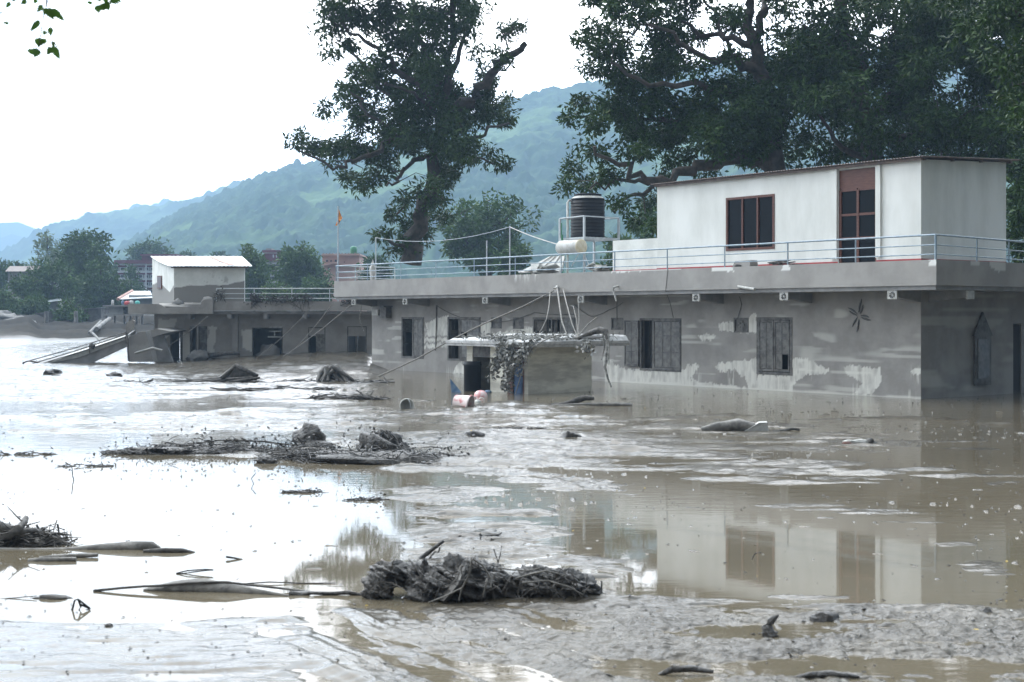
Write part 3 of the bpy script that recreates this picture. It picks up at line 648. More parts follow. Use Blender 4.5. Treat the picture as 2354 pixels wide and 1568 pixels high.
# little fixtures on the wall
o = B().box((fx(870), -.35, 2.35), (fx(884), -.05, 2.6)); o.build('meter_box', M_['plaque'], bld)
o = B().box((fx(872), -.45, 2.72), (fx(903), -.002, 2.76)); o.box((fx(886), -.3, 2.25), (fx(900), -.002, 2.70)); o.build('box_hood', M_['shutter'], bld)
def wire(pts, r, name, par, m='rope', sag=0, label=None, cat=None, k=5, group=None):
    P_ = []
    for i in range(len(pts)-1):
        a, b_ = Vector(pts[i]), Vector(pts[i+1]); n = 8
        for j in range(n): t_ = j/n; q = a.lerp(b_, t_); q.z -= sag*4*t_*(1-t_); P_.append(q)
    P_.append(Vector(pts[-1]))
    return B().tube(P_, r, k).build(name, M_[m], par, label, cat, group)
def on(px, py, v=-.03): x = fx(px, v); return (x, v, fz(py, x, v))
wire([on(1001, 806), on(1003, 745), on(1003, 702)], .022, 'cable', bld, 'shutter'); wire([on(1003, 702), on(1060, 730), on(1150, 740), on(1230, 718), on(1320, 722)], .013, 'cable', bld, 'shutter', .05)
wire([on(1320, 700), on(1360, 728), on(1400, 712), on(1432, 695)], .012, 'cable', bld, 'shutter', .04)
wire([on(1418, 734), on(1418, 695)], .012, 'cable', bld, 'shutter'); wire([on(1695, 734), on(1705, 700), on(1700, 682)], .012, 'cable', bld, 'shutter')
wire([on(1689, 612, -1.22), on(1689, 612, -1.22)], .01, 'cable', bld) if False else None
wire([on(1535, 618, -1.215), on(1530, 668, -1.215), on(1540, 695, -.7), on(1548, 730)], .009, 'cable', bld, 'shutter')
# star shaped scar on the wall
st = B(); cx_, cz = fx(1975), fz(726, fx(1975))
for k, (ang, ln) in enumerate(((8, .38), (-30, .46), (-85, .48), (-140, .40), (172, .38), (135, .46), (92, .5), (50, .36))):
    a = R(ang); q = [(cx_+math.cos(a+.25*s*(1 if k % 2 else -1))*ln*s, -.012, cz+math.sin(a+.25*s*(1 if k % 2 else -1))*ln*s) for s in (.22, .5, .75, 1)]
    st.tube(q, [.012, .028, .026, .008], 5)
sto = st.build('starfish', M_['shutter'], None); bpy.data.objects.remove(sto)
wo = thing('wall_ornament', 'dark eight armed star shaped ornament fixed to the grey wall right of the tall window', 'ornament', wpt(cx_, 0, cz), RZ)
for k, (ang, ln) in enumerate(((8, .38), (-30, .46), (-85, .48), (-140, .40), (172, .38), (135, .46), (92, .5), (50, .36))):
    a = R(ang); q = [(math.cos(a+.25*s*(1 if k % 2 else -1))*ln*s, -.02, math.sin(a+.25*s*(1 if k % 2 else -1))*ln*s) for s in (.22, .5, .75, 1)]
    B().tube(q, [.012, .03, .028, .008], 5).build('arm', M_['petal'], wo)
B().lathe([(0, -.01), (.07, -.008), (.08, 0.02)], (0, 0, 0), 12, Matrix.Rotation(R(90), 4, 'X')).build('hub', M_['mudflat'], wo)
# pipes on the fascia
wire([on(1697, 659, -OV-.02), on(1735, 665, -OV-.30)], .045, 'spout_pipe', bld, 'plaque', k=10)
wire([on(1421, 658, -OV), on(1410, 661, -OV-.25), on(1409, 668, -OV-.25), on(1414, 680, -OV-.22), on(1417, 692, -OV-.2)], .035, 'drain_pipe', bld, 'plaque')
# ------------------------------------------------------------------ roof railing
rl = thing('roof_railing', 'blue grey three bar railing along the edge of the house roof deck', 'railing', CORN, RZ)
VR = -OV+.06; XR = OR_-.06; ZT = 4.52; bars = (4.52, 4.25, 4.0)
posts = [773, 845, 921, 1002, 1090, 1184.6, 1290, 1413, 1534, 1666, 1811, 1967]
for px in posts: xx = fx(px, VR); B().tube([(xx, VR, 3.8), (xx, VR, ZT)], .022, 8).build('post', M_['rail'], rl)
B().tube([(XR, VR, 3.8), (XR, VR, ZT+.01)], .034, 8).build('post', M_['rail'], rl)
for yy in (.75, 2.3, 3.9, 5.4): B().tube([(XR, yy, 3.8), (XR, yy, ZT)], .022, 8).build('post', M_['rail'], rl)
for i, z_ in enumerate(bars):
    r_ = (.027, .017, .017)[i]; B().tube([(XF+.06, VR, z_), (XR, VR, z_)], r_, 8).build('bar', M_['rail'], rl)
    B().tube([(XR, VR, z_), (XR, DEP+2, z_-.12)], r_, 8).build('bar', M_['rail'], rl)
    B().tube([(XF+.06, VR, z_), (XF+.06, VR+3.1, z_)], r_, 8).build('bar', M_['lightrail'], rl)
for yy in (1.0, 2.0, 3.1): B().tube([(XF+.06, VR+yy, 3.8), (XF+.06, VR+yy, ZT)], .022, 8).build('post', M_['lightrail'], rl)
# ------------------------------------------------------------------ things on the roof deck
def loc(px, v, z): return wpt(fx(px, v), v, z)
def local(px, py, v): x = fx(px, v); return Vector((x, v, fz(py, x, v)))
def shard(b, c, w, d, h, rot): M = Matrix.Translation(c)@Euler(rot).to_matrix().to_4x4(); b.box((-w/2, -d/2, -h/2), (w/2, d/2, h/2), M); return b
s0 = fx(1343, 1.08); ts = thing('tank_stand', 'pale steel stand with guard rail carrying the black water tank on the roof', 'stand', wpt(s0, 1.08, ZD), RZ)
A_, B_ = -1.41, 1.73
for (x, y) in ((0, 0), (A_, 0), (0, B_), (A_, B_)): B().box((x-.035, y-.035, -.03), (x+.035, y+.035, 2.18)).build('post', M_['steel'], ts)
f = B(); f.box((A_-.03, -.03, 1.36), (.03, .03, 1.43)); f.box((A_-.03, B_-.03, 1.36), (.03, B_+.03, 1.43)); f.box((-.03, .03, 1.36), (.03, B_-.03, 1.43)); f.box((A_-.03, .03, 1.36), (A_+.03, B_-.03, 1.43))
for k in range(9): f.box((A_+.03, .1+k*.18, 1.425), (-.03, .2+k*.18, 1.44))
f.build('platform', M_['steel'], ts)
g = B(); g.tube([(A_, 0, 2.18), (0, 0, 2.2)], .025); g.tube([(0, 0, 2.2), (0, B_, 2.2)], .025); g.tube([(0, B_, 2.2), (A_, B_, 2.2)], .025); g.tube([(A_, B_, 2.2), (A_, 0, 2.18)], .025); g.build('guard_rail', M_['steel'], ts)
tkx = fx(1351, 1.95); wt = thing('water_tank', 'tall black ribbed plastic water tank with white lid patch on the roof', 'water tank', wpt(tkx, 1.95, 5.29), RZ)
r = .65; pr = [(0, 0), (r-.03, 0), (r, .03)]
for k in range(11): z = .06+k*.125; pr += [(r, z), (r, z+.085), (r-.022, z+.095), (r-.022, z+.115), (r, z+.125)]
pr += [(r, 1.46), (r-.02, 1.5), (r-.16, 1.6)]
B().lathe(pr, k=36).build('body', M_['black'], wt)
B().lathe([(r-.16, 1.6), (r-.12, 1.63), (r-.12, 1.66), (r-.2, 1.68), (0, 1.68)], k=36).build('lid', M_['black'], wt)
B().lathe([(r-.015, 1.50), (r-.165, 1.605)], k=28).build('white_shoulder', M_['drum'], wt)
gp = B(); gp.tube([(-.30, -.75, .0-1.4), (-.30, -.75, 1.35), (-.30, -.68, 1.42), (-.25, -.5, 1.42), (-.24, -.5, 1.25)], .045, 8); gp.build('inlet_pipe', M_['drum'], wt)
gt = B().tube([(A_+.35, -.15, 0), (A_+.33, -.15, 1.55)], .03); gt.tube([(A_+.22, -.1, 1.3), (A_+.22, -.1, 2.0)], .02)
gt.build('riser_pipe', M_['green'], ts)
# solar heater drum and its broken collector
shc = local(1337, 567, .55)
sh = thing('solar_heater', 'white horizontal heater drum with cream end cap under the black tank', 'water heater', wpt(shc.x, .55, shc.z), RZ)
Mx = Matrix.Rotation(R(-90), 4, 'Y')
B().lathe([(.26, 0), (.27, .02), (.27, 1.15), (.22, 1.24), (.1, 1.29), (0, 1.3)], k=20, M=Mx).build('drum', M_['drum'], sh)
B().lathe([(.0, -.05), (.16, -.05), (.24, -.02), (.275, .0), (.275, .05)], k=20, M=Mx).build('end_cap', mat('cream_cap', (.55, .48, .33), .6, (.62, .57, .46), 6), sh)
lg = B(); lg.tube([(-.1, -.05, -.25), (-.45, -.1, -.72)], .018); lg.tube([(-.1, .2, -.25), (.2, .2, -.72)], .018); lg.tube([(-1.0, 0, -.25), (-1.0, .1, -.72)], .02); lg.build('leg', M_['steel'], sh)
co = B(); q = [local(1196, 624, -.3), local(1262, 590, .2), local(1298, 588, .2), local(1290, 622, -.3)]
pc = thing('collector_panel', 'slanting pale solar collector panel, mud spattered, propped below the heater drum', 'solar panel', wpt(q[0].x, -.3, q[0].z), RZ)
qq = [v-q[0] for v in q]; co.add(qq+[v+Vector((.0, .05, -.06)) for v in qq], [(0, 3, 2, 1), (4, 5, 6, 7), (0, 1, 5, 4), (1, 2, 6, 5), (2, 3, 7, 6), (3, 0, 4, 7)]); co.build('panel', M_['paletimber'] if False else M_['plaque'], pc)
for s_ in (.25, .5, .75): B().tube([qq[0].lerp(qq[3], s_)+Vector((0, -.02, .02)), qq[1].lerp(qq[2], s_)+Vector((0, -.02, .02))], .018).build('tube', M_['mudflat'], pc)
for (px, py, w, h_, lab) in ((1255, 612, 1.5, .25, 'heap of crumpled muddy sheet and boards leaning under the collector panel'), (1375, 610, .8, .16, 'low stack of boards on the deck edge beside the low white wall'), (1205, 616, .28, .13, 'small white crumpled bag on the roof edge')):
    c = local(px, py+8, -.75); b = B(); t_ = thing('debris_heap', lab, 'debris', wpt(c.x, -.75, ZD), RZ)
    for k in range(7 if w > .5 else 2): shard(b, Vector((rnd.uniform(-w, w)*.4, rnd.uniform(-.2, .2), .07+abs(rnd.gauss(0, .4))*h_)), w*rnd.uniform(.3, .7), .3, .03, (rnd.uniform(-.5, .5), rnd.uniform(-.5, .5), rnd.uniform(-.6, .6))).V
    b.build('boards', M_['drum'] if w < .5 else M_['plaque'], t_)
    if w > .5: B().rock((0, .1, .08), w*.4, .25, .16, int(px), 1, .5).build('mud', M_['mudflat'], t_)
for px, w, m, lab, nm in ((1713, .62, 'mudflat', 'grey mud caked box on the deck under the upstairs window', 'deck_box'), (1806, .9, 'wood', 'flat pile of muddy boards on the deck right of the grey box', 'board_pile')):
    c = local(px, 604, -.75); t_ = thing(nm, lab, 'box' if nm == 'deck_box' else 'boards', wpt(c.x, -.75, ZD-.012), RZ)
    if nm == 'deck_box':
        B().add([(-.36, -.2, 0), (.36, -.2, 0), (.36, .2, 0), (-.36, .2, 0), (-.3, -.15, .2), (.36, -.15, .22), (.36, .15, .22), (-.3, .15, .2)], [(0, 3, 2, 1), (4, 5, 6, 7), (0, 1, 5, 4), (1, 2, 6, 5), (2, 3, 7, 6), (3, 0, 4, 7)]).build('body', M_[m], t_)
        B().rock((-.1, -.22, .05), .14, .06, .05, 9, 1).build('mud', M_['wood'], t_)
    else:
        for k in range(6): shard(B(), Vector((rnd.uniform(-.25, .25), rnd.uniform(-.1, .1), .04+k*.022)), .8, .1, .025, (0, rnd.uniform(-.1, .1), rnd.uniform(-.3, .3))).build('board', M_[m], t_)
# poles and the washing line
pl = []
for px, py, v, lab in ((864, 545, 1.2, 'thin steel pole at the far left end of the roof, behind the railing'), (1119, 553, 2.5, 'short pale pole standing left of the taller pole on the roof'), (1172, 520, 1.6, 'tallest pale pole on the roof, holding the washing line')):
    c = local(px, py, v); o = B().tube([(0, 0, 0), (0, 0, c.z-ZD)], .028, 8).build('pole', M_['steel'], None, lab, 'pole', 'poles on the roof deck'); o.location = wpt(c.x, v, ZD); pl.append(wpt(c.x, v, c.z-.03))
wire([pl[0], pl[2]], .012, 'washing_line', None, 'steel', .35, 'long slack wire strung between the two outer roof poles', 'wire')
wire([pl[2], wpt(shc.x-1.2, .55, shc.z+.1)], .02, 'stay_rope', None, 'drum', .05, 'pale rope running from the tallest roof pole down to the heater drum', 'rope')
c = local(857, 604, .3); pf = thing('wrapped_post', 'white pointed wrapped post standing on the roof near the left end', 'post', wpt(c.x, .3, ZD), RZ)
B().lathe([(.10, 0), (.13, .3), (.16, .55), (.1, .7), (.05, .85), (.0, 1.0)], k=8).build('cloth', M_['drum'], pf); B().tube([(0, 0, 0), (.02, 0, .3)], .06).build('stem', M_['shutter'], pf)
# ------------------------------------------------------------------ hut in front of the house
HC = G(1214, 906); hut = thing('hut', 'small half buried hut with flat concrete roof and blue door in front of the house', 'hut', HC, RZ)
def hx(px, v=0.0): k = (px-CX)/F; b = HC+VA*v; return (k*b.y-b.x)/(UA.x-k*UA.y)
def hy(px, x=0.0): k = (px-CX)/F; b = HC+UA*x; return (k*b.y-b.x)/(VA.x-k*VA.y)
def hz_(py, x, y): return CH-(py-HY)/F*(HC+UA*x+VA*y).y
xl = hx(1073); yr = hy(1360); RT = 1.40
a1, a2, a3, a4 = hx(1086), hx(1127), hx(1166), hx(1178)
for (p, q) in ((xl, a1), (a2, a3)): B().box((p, 0, -.4), (q, .18, RT)).build('pillar', M_['hutwall'], hut)
B().box((a1, .02, 1.05), (a2, .15, RT-.002)).build('lintel_panel', M_['shutter'], hut)
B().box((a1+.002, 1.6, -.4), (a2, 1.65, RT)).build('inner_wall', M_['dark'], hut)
B().box((0-.002, .0, -.4), (.0-.18, yr, RT)).build('wall', M_['hutwall'], hut)
B().box((xl, .19, -.4), (xl+.15, yr, RT)).build('wall', M_['hutwall'], hut); B().box((xl+.16, yr-.15, -.4), (-.19, yr, RT)).build('wall', M_['hutwall'], hut)
fr = B(); fr.box((a3+.01, .01, -.4), (a4, .1, RT-.01)); fr.box((-.27, .01, -.4), (-.2, .1, RT-.01)); fr.box((a4, .01, RT-.1), (-.27, .1, RT-.01)); fo = fr.build('door_frame', M_['brown'], hut)
B().box((a4+.005, .05, -.4), (-.275, .09, RT-.11)).build('door', M_['blue'], hut)
pb = B(); [pb.box((a4+.08, .035, z), (-.35, .05, z+.42)) for z in (-.1, .5)]; pb.build('door_panel', M_['blue'], hut)
mk = B(); mx0 = hx(1155, -.005); mz = hz_(882, mx0, 0)
for k in range(10): a = k*math.pi*2/10; mk.tube([(mx0+.075*math.cos(a), -.004, mz+.11*math.sin(a)), (mx0+.075*math.cos(a+.63), -.004, mz+.11*math.sin(a+.63))], .012, 4)
mk.tube([(mx0+.02, -.004, mz-.02), (mx0+.1, -.004, mz-.14)], .012, 4); mk.build('painted_mark', M_['dark'], hut)
# roof: two stepped rims and a rough top
rx0, rx1 = hx(1029, -.35), .45; ry0, ry1 = -.38, yr+1.15
B().slab([(rx0, ry0), (rx1, ry0), (rx1, ry1), (rx0, ry1)], RT+.002, RT+.075).build('roof_slab', M_['hutroof'], hut)
B().slab([(rx0-.03, ry0-.03), (rx1+.03, ry0-.03), (rx1+.03, ry1), (rx0-.03, ry1)], RT+.08, RT+.17).build('roof_rim', M_['hutroof'], hut)
us = np.linspace(rx0, rx1, 90); vs = np.linspace(ry0+.02, ry1, 90); U_, V_ = np.meshgrid(us, vs)
hh = RT+.175+.05*fbm(U_*3, V_*3, 4, 3)+.12*smooth(0, 2.5, V_-ry0)+.03*vn(U_*14, V_*14, 8)
ed = np.minimum.reduce([U_-rx0, rx1-U_, V_-ry0]); hh = RT+.165+(hh-RT-.165)*smooth(0, .15, ed)
id_ = np.arange(U_.size).reshape(U_.shape); Qh = np.stack([id_[:-1, :-1], id_[:-1, 1:], id_[1:, 1:], id_[1:, :-1]], -1).reshape(-1, 4)
link('mud_layer', quads_mesh('mud_layer', np.stack([U_, V_, hh], -1).reshape(-1, 3), Qh, M_['hutroof']), hut)
def leafbits(b, path, n, s, spread):
    for i in range(n):
        t_ = rnd.random()*(len(path)-1); k = int(t_); c = Vector(path[k]).lerp(Vector(path[k+1]), t_-k)+Vector((rnd.gauss(0, spread), rnd.gauss(0, spread), rnd.gauss(0, spread)))
        d = Vector((rnd.gauss(0, 1), rnd.gauss(0, 1), rnd.gauss(-.6, .8))).normalized()*s*rnd.uniform(.5, 1.3); e = d.cross(Vector((rnd.gauss(0, 1), rnd.gauss(0, 1), rnd.gauss(0, 1)))).normalized()*s*.28
        b.add([c, c+d*.5+e, c+d, c+d*.5-e], [(0, 1, 2, 3)])
vn_ = thing('vine_tangle', 'grey mud soaked vines and leaves heaped over the hut roof and hanging down', 'vines', HC, RZ)
def hp(px, py, v=0.0): x = hx(px, v); return Vector((x, v, hz_(py, x, v)))
tg = B()
for k in range(150):
    px = rnd.uniform(1150, 1372); x = hx(min(px, 1350), ry0+.4); v0 = rnd.uniform(ry0, ry1-.4)
    x = rnd.uniform(rx0+1.3, rx1); p0 = Vector((x, v0, RT+.22+rnd.random()*.15)); pts = [p0]; d = Vector((rnd.uniform(-1, 1), rnd.uniform(-1, 1), 0)).normalized()*.16
    for j in range(7): d = Matrix.Rotation(rnd.gauss(0, .5), 3, 'Z')@d; p0 = p0+d; p0.z = RT+.2+.14*rnd.random(); p0.x = min(max(p0.x, rx0+.9), rx1+.02); p0.y = max(p0.y, ry0-.03); pts.append(p0.copy())
    tg.tube(pts, [.018, .006], 4)
    leafbits(tg, pts, 7, .13, .05)
tg.build('stems', M_['vine'], vn_, kind='stuff')
for (path, n) in (([hp(1155, 785, -.4), hp(1150, 800, -.46), hp(1140, 840, -.5), hp(1132, 872, -.5)], 60), ([hp(1180, 790, -.4), hp(1172, 815, -.5), hp(1168, 850, -.5), hp(1162, 893, -.45)], 190),
                  ([hp(1160, 788, -.4), hp(1155, 805, -.5), hp(1150, 820, -.5), hp(1138, 845, -.5)], 90), ([hp(1220, 790, -.4), hp(1207, 800, -.52), hp(1195, 825, -.52), hp(1180, 858, -.5)], 120), ([hp(1345, 790, -.4), hp(1350, 800, -.45), hp(1353, 812, -.45)], 30)):
    b = B(); b.tube(path, [.03, .012], 5)
    for k in range(3): b.tube([Vector(p)+Vector((rnd.gauss(0, .05), rnd.gauss(0, .04), 0)) for p in path], [.016, .006], 4)
    leafbits(b, path, int(n*1.7), .17, .09); b.build('hanging_vine', M_['vine'], vn_)
# loose roots and cables between the house fascia and the hut roof
c0 = wpt(*[fx(1281, -OV-.05), -OV-.05, fz(662, fx(1281, -OV-.05), -OV-.05)])
def H2(p): return HC+UA*p.x+VA*p.y+Vector((0, 0, p.z))
tb = B().tube([c0+Vector((0, .08, .06)), c0+Vector((0, -.05, -.02))], .06, 8); tb.tube([c0+Vector((-.15, 0, -.02)), c0+Vector((.15, 0, .02))], .03, 6)
tb.build('pipe_stub', M_['plaque'], None, 'rusted pipe stub poking out of the house fascia above the hut', 'pipe')
def hang(a, pts, r, lab, nm='hanging_cable', cat='cable'):
    B().tube([a]+pts, [q*.68 for q in r], 6, rough=.12).build(nm, M_['rope'], None, lab, cat, 'cables hanging above the hut')
hang(c0+Vector((-.25, 0, -.1)), [H2(hp(1262, 705, 1.2)), H2(hp(1256, 735, .9)), H2(hp(1245, 757, .6)), H2(hp(1232, 776, .3))], [.025, .02], 'left pale cable curving from the fascia pipe to the hut roof')
hang(c0, [H2(hp(1286, 700, 1.2)), H2(hp(1292, 740, .9)), H2(hp(1303, 770, .6))], [.045, .03], 'thick pale cable hanging straight under the fascia pipe')
hang(wpt(fx(1297, -OV), -OV-.05, fz(665, fx(1297, -OV), -OV)), [H2(hp(1303, 700, 1.2)), H2(hp(1315, 745, .9)), H2(hp(1328, 776, .6))], [.035, .025], 'right pale cable falling from the fascia onto the hut vines')
hang(H2(hp(1330, 696, 1.4)), [H2(hp(1331, 735, 1)), H2(hp(1328, 772, .6))], [.016, .02], 'upright bare twig rising from the vines below the beam end')
hang(H2(hp(1310, 703, 1.4)), [H2(hp(1318, 704, 1.3)), H2(hp(1325, 735, 1)), H2(hp(1330, 770, .6))], [.014, .018], 'bent thin twig rising beside the upright twig')
hang(H2(hp(1372, 730, 1.3)), [H2(hp(1352, 745, 1.)), H2(hp(1335, 765, .7)), H2(hp(1330, 775, .6))], [.03, .02], 'forked branch leaning out to the right of the hut vines')
hang(H2(hp(1303, 770, .6)), [H2(hp(1285, 770, .5)), H2(hp(1262, 777, .3)), H2(hp(1220, 800, -.45)), H2(hp(1210, 830, -.55)), H2(hp(1198, 862, -.55)), H2(hp(1185, 905, -.55))], [.035, .03, .025, .02], 'long pale stem arching over the hut roof and down past the blue door')
hang(H2(hp(1205, 838, -.5)), [H2(hp(1190, 852, -.5)), H2(hp(1170, 868, -.5))], [.018, .012], 'thin side stem drooping across the hut pillar')
rp = B().tube([wpt(fx(1274, -OV-.1), -OV-.1, fz(668, fx(1274, -OV), -OV)), P(1200, 706, 50.5), P(1115, 743, 52), P(1030, 785, 53), P(960, 824, 53.7), P(905, 850, 54), G(868, 866)], .028, 6)
rp.build('guy_rope', M_['rope'], None, 'long pale rope slanting from the house fascia down to the mud on the left', 'rope')
# broken pipe and hanging roots at the hut's right edge
pr_ = thing('overhanging_branch', 'dark bent branch with drooping roots beyond the right edge of the hut roof', 'branch', HC, RZ)
B().tube([hp(1330, 778, .9), hp(1360, 764, .9), hp(1380, 758, .9), hp(1393, 762, .9), hp(1397, 780, .9)], [.05, .09, .10, .09, .05], 8, rough=.15).build('limb', M_['wood'], pr_)
b = B()
for k in range(9):
    px = rnd.uniform(1386, 1402); b.tube([hp(px, 765, .9), hp(px+rnd.uniform(-3, 4), 800, .9), hp(px+rnd.uniform(-4, 4), 815+rnd.random()*28, .9)], [.03, .01], 5)
b.tube([hp(1395, 810, .9), hp(1391, 845, .9), hp(1397, 870, .9), hp(1405, 890, .9)], [.05, .02], 6, rough=.2); b.build('hanging_roots', M_['vine'], pr_)
B().tube([hp(1320, 776, .9), hp(1386, 774, .9)], .045, 8).build('stub_pipe', M_['soffit'], pr_)
dr = thing('barrel', 'dark upright barrel at the left corner of the hut', 'barrel', H2(Vector((hx(1086, -.25), -.25, -.2))), RZ)
B().lathe([(0, 0), (.26, 0), (.27, .02), (.27, .98), (.285, 1.0), (.285, 1.04), (.27, 1.05), (.27, 1.1), (.24, 1.12), (0, 1.12)], k=20).build('body', M_['black'], dr)
# ------------------------------------------------------------------ floating rubbish in front of the hut
def bucket(c, rot, m, lab, s=1.0, nm='bucket'):
    t_ = thing(nm, lab, 'bucket', c); t_.rotation_euler = rot
    B().lathe([(0, 0), (.12*s, 0), (.125*s, .01), (.165*s, .3*s), (.18*s, .3*s), (.18*s, .33*s), (.155*s, .33*s), (.115*s, .02), (0, .015)], k=20).build('body', m, t_)
    B().tube([(.17*s*math.cos(a), .17*s*math.sin(a)*.2+.02, .31*s+.17*s*math.sin(a)) for a in [i*math.pi/8 for i in range(9)]], .006, 5).build('handle', M_['steel'], t_); return t_
bucket(G(1046, 935)+Vector((0, 0, .14)), (R(20), R(100), 0), M_['redplastic'], 'red and white bucket tipped on its side in the brown water', 1.35)
bucket(G(930, 939)+Vector((0, 0, .08)), (R(75), R(85), 0), M_['canwhite'], 'dirty white can floating on its side left of the red bucket', 1.05, 'can')
bs = thing('basin', 'upturned pink washed-out red basin floating behind the red bucket', 'basin', G(1105, 911)); B().lathe([(.21, -.05), (.2, .02), (.17, .1), (.1, .16), (0, .175)], k=20).build('body', M_['pinkplastic'], bs); B().lathe([(.205, -.04), (.23, -.03), (.225, -.02), (.205, -.01)], k=20).build('rim', M_['redplastic'], bs)
B().add([(0, 0, -.05), (.32, .05, -.05), (.2, .1, .12), (-.05, .08, .42), (.02, .12, -.05), (.34, .17, -.05)], [(0, 1, 2, 3), (4, 3, 2, 5), (0, 3, 4), (1, 5, 2)]).build('plastic_sheet', M_['bluecloth'], None, 'pointed blue plastic sheet sticking up out of the water left of the hut', 'plastic sheet').location = G(1038, 902)
wj = thing('white_jug', 'small white plastic ring handle jug floating between basin and bucket', 'jug', G(1098, 925)); B().rock((0, 0, .0), .1, .08, .07, 4, 1, .2).build('body', M_['canwhite'], wj); B().tube([(.08*math.cos(a)+.1, 0, .03+.1*math.sin(a)) for a in [i*math.pi/5 for i in range(11)]], .012, 5).build('handle', M_['canwhite'], wj)
B().rock((0, 0, .02), .12, .06, .06, 6, 1, .2).build('bottle', M_['bluecloth'], None, 'small pale blue bottle floating right of the pink basin', 'bottle').location = G(1122, 903)
# ------------------------------------------------------------------ left building
YL = 69.0
lb = thing('annex_building', 'lower mud coated building on the left with broken parapet and gaping doorways', 'building', (0, 0, 0))
def at(px, py, Y=YL): return P(px, py, Y)
def lx(px, Y=YL): return (px-CX)/F*Y
def lz(py, Y=YL): return CH-(py-HY)/F*Y
def paint_left(u, z):
    px = CX+F*u/YL; py = HY+F*(CH-z)/YL
    qx = px+ns(u*2, z*2, 71)*14; qy = py+ns(u*3, z*2, 72)*14
    v = np.zeros_like(u)
    for pl in ([(398, 765), (440, 762), (440, 830), (410, 830), (398, 790)], [(548, 758), (572, 758), (578, 800), (572, 812), (560, 808), (552, 800)], [(585, 760), (642, 750), (642, 790), (600, 785), (582, 775)], [(470, 750), (486, 752), (486, 815), (470, 812)],
               [(352, 735), (398, 735), (388, 765), (352, 800)]): v = np.maximum(v, inpoly(qx, qy, pl)*.6)
    return v
H_L = [opening_ for opening_ in []]
def opl(a, b, y0, y1): return (lx(a), lx(b), lz(y1), lz(y0))
ho = [opl(391, 420, 762, 832), opl(436, 452, 750, 820), opl(456, 476, 750, 820), opl(579, 650, 753, 824), opl(708, 748, 752, 818), opl(798, 843, 750, 813)]
zsl = lz(722); ztp = lz(698)
wall_sheet('wall', M_['wallmud'], lb, lx(352), lx(862), -.6, zsl, YL+.9, [(a*1.013, b*1.013, c-.03, d-.01) for a, b, c, d in ho], .06, paint_left, depth=.22)
B().box((lx(352)*1.013, YL+1.13, -.6), (lx(352)*1.013+.2, YL+5.6, zsl)).build('wall', M_['wallmud'], lb)
B().box((lx(352), YL+5.6, -.6), (lx(862), YL+5.8, zsl)).build('wall', M_['wallmud'], lb)
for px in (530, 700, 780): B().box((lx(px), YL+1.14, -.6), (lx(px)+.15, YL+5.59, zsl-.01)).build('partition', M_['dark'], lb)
B().box((lx(526), YL+.72, -.6), (lx(526)+.3, YL+.895, zsl-.005)).build('pilaster', M_['wallmud'], lb)
for i, (a, b, c, d) in enumerate(ho):
    a, b = a*1.013, b*1.013; f = B(); s = .05
    f.box((a, YL+.92, c), (a+s, YL+1.02, d)); f.box((b-s, YL+.92, c), (b, YL+1.02, d)); f.box((a+s, YL+.921, d-s), (b-s, YL+1.02, d))
    fo = f.build('window_frame' if i not in (0, 4) else 'door_frame', M_['shutter'], lb)
    if i in (1, 2): B().box((a+.06, YL+.95, c), (a+(b-a)*(.9 if i == 2 else .35), YL+.98, d-.06)).build('shutter', M_['shutter'], fo)
    if i == 4: B().box((a+(b-a)*.45, YL+.93, c), (b-.06, YL+.97, d-.35)).build('door', M_['paletimber'], fo); B().box((a+.05, YL+.94, d-.45), (b-.05, YL+.99, d-.06)).build('panel', M_['wallmud'], fo)
    if i == 5: B().box((a+.05, YL+.94, d-.5), (b-.05, YL+.99, d-.05)).build('panel', M_['wallmud'], fo); B().box(((a+b)/2-.04, YL+.94, c), ((a+b)/2+.04, YL+1, d-.5)).build('mullion', M_['shutter'], fo)
    if i == 3: g = B(); g.box((b-.75, YL+1.0, d-.5), (b-.1, YL+1.04, d-.44)); g.box((b-.7, YL+1.0, d-.22), (b-.1, YL+1.04, d-.17)); g.box((b-.45, YL+1.0, d-.44), (b-.4, YL+1.04, d-.22)); g.build('broken_grille', M_['plaque'], fo); B().rock(((a+b)/2, YL+1.5, c+.1), .7, .3, .5, 3, 1, .4).build('rubble', M_['mudflat'], fo)
# slab and its parapets: a broken piece left of the step, a straight one to the right
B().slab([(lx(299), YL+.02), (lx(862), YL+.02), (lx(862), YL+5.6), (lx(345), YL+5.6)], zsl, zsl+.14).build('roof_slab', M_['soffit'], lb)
B().box((lx(492), YL-.12, zsl+.16), (lx(862), YL+.02, lz(693))).build('fascia', M_['mudflat'], lb)
br = B(); br.prism([(lx(298), zsl+.02), (lx(492), zsl+.02), (lx(492), lz(689)), (lx(470), lz(690)), (lx(462), lz(704)), (lx(385), lz(708)), (lx(372), lz(700)), (lx(366), lz(699)), (lx(298), lz(699))], YL-.3, YL-.16)
br.build('broken_parapet', M_['mudflat'], lb)
B().box((lx(299), YL-.16, zsl), (lx(300)+.14, YL+2.5, ztp)).build('parapet', M_['mudflat'], lb)
B().box((lx(300), YL-.155, zsl-.002), (lx(491), YL+.02, zsl+.1)).build('slab_lip', M_['plaque'], lb)
B().rock((lx(415), YL+.3, lz(704)), 1.6, .5, .16, 12, 2, .4).build('mud_heap', M_['mudflat'], lb); B().rock((lx(407), YL+.2, lz(700)), .32, .3, .26, 14, 1, .3).build('boulder', M_['boulder'], lb); B().rock((lx(475), YL+.3, lz(693)), .4, .4, .22, 15, 1, .4).build('mud_heap', M_['mudflat'], lb)
for px in (433, 527, 610, 700): B().box((lx(px)-.1, YL+.0, zsl-.22), (lx(px)+.1, YL+.895, zsl-.003)).build('beam', M_['soffit'], lb)
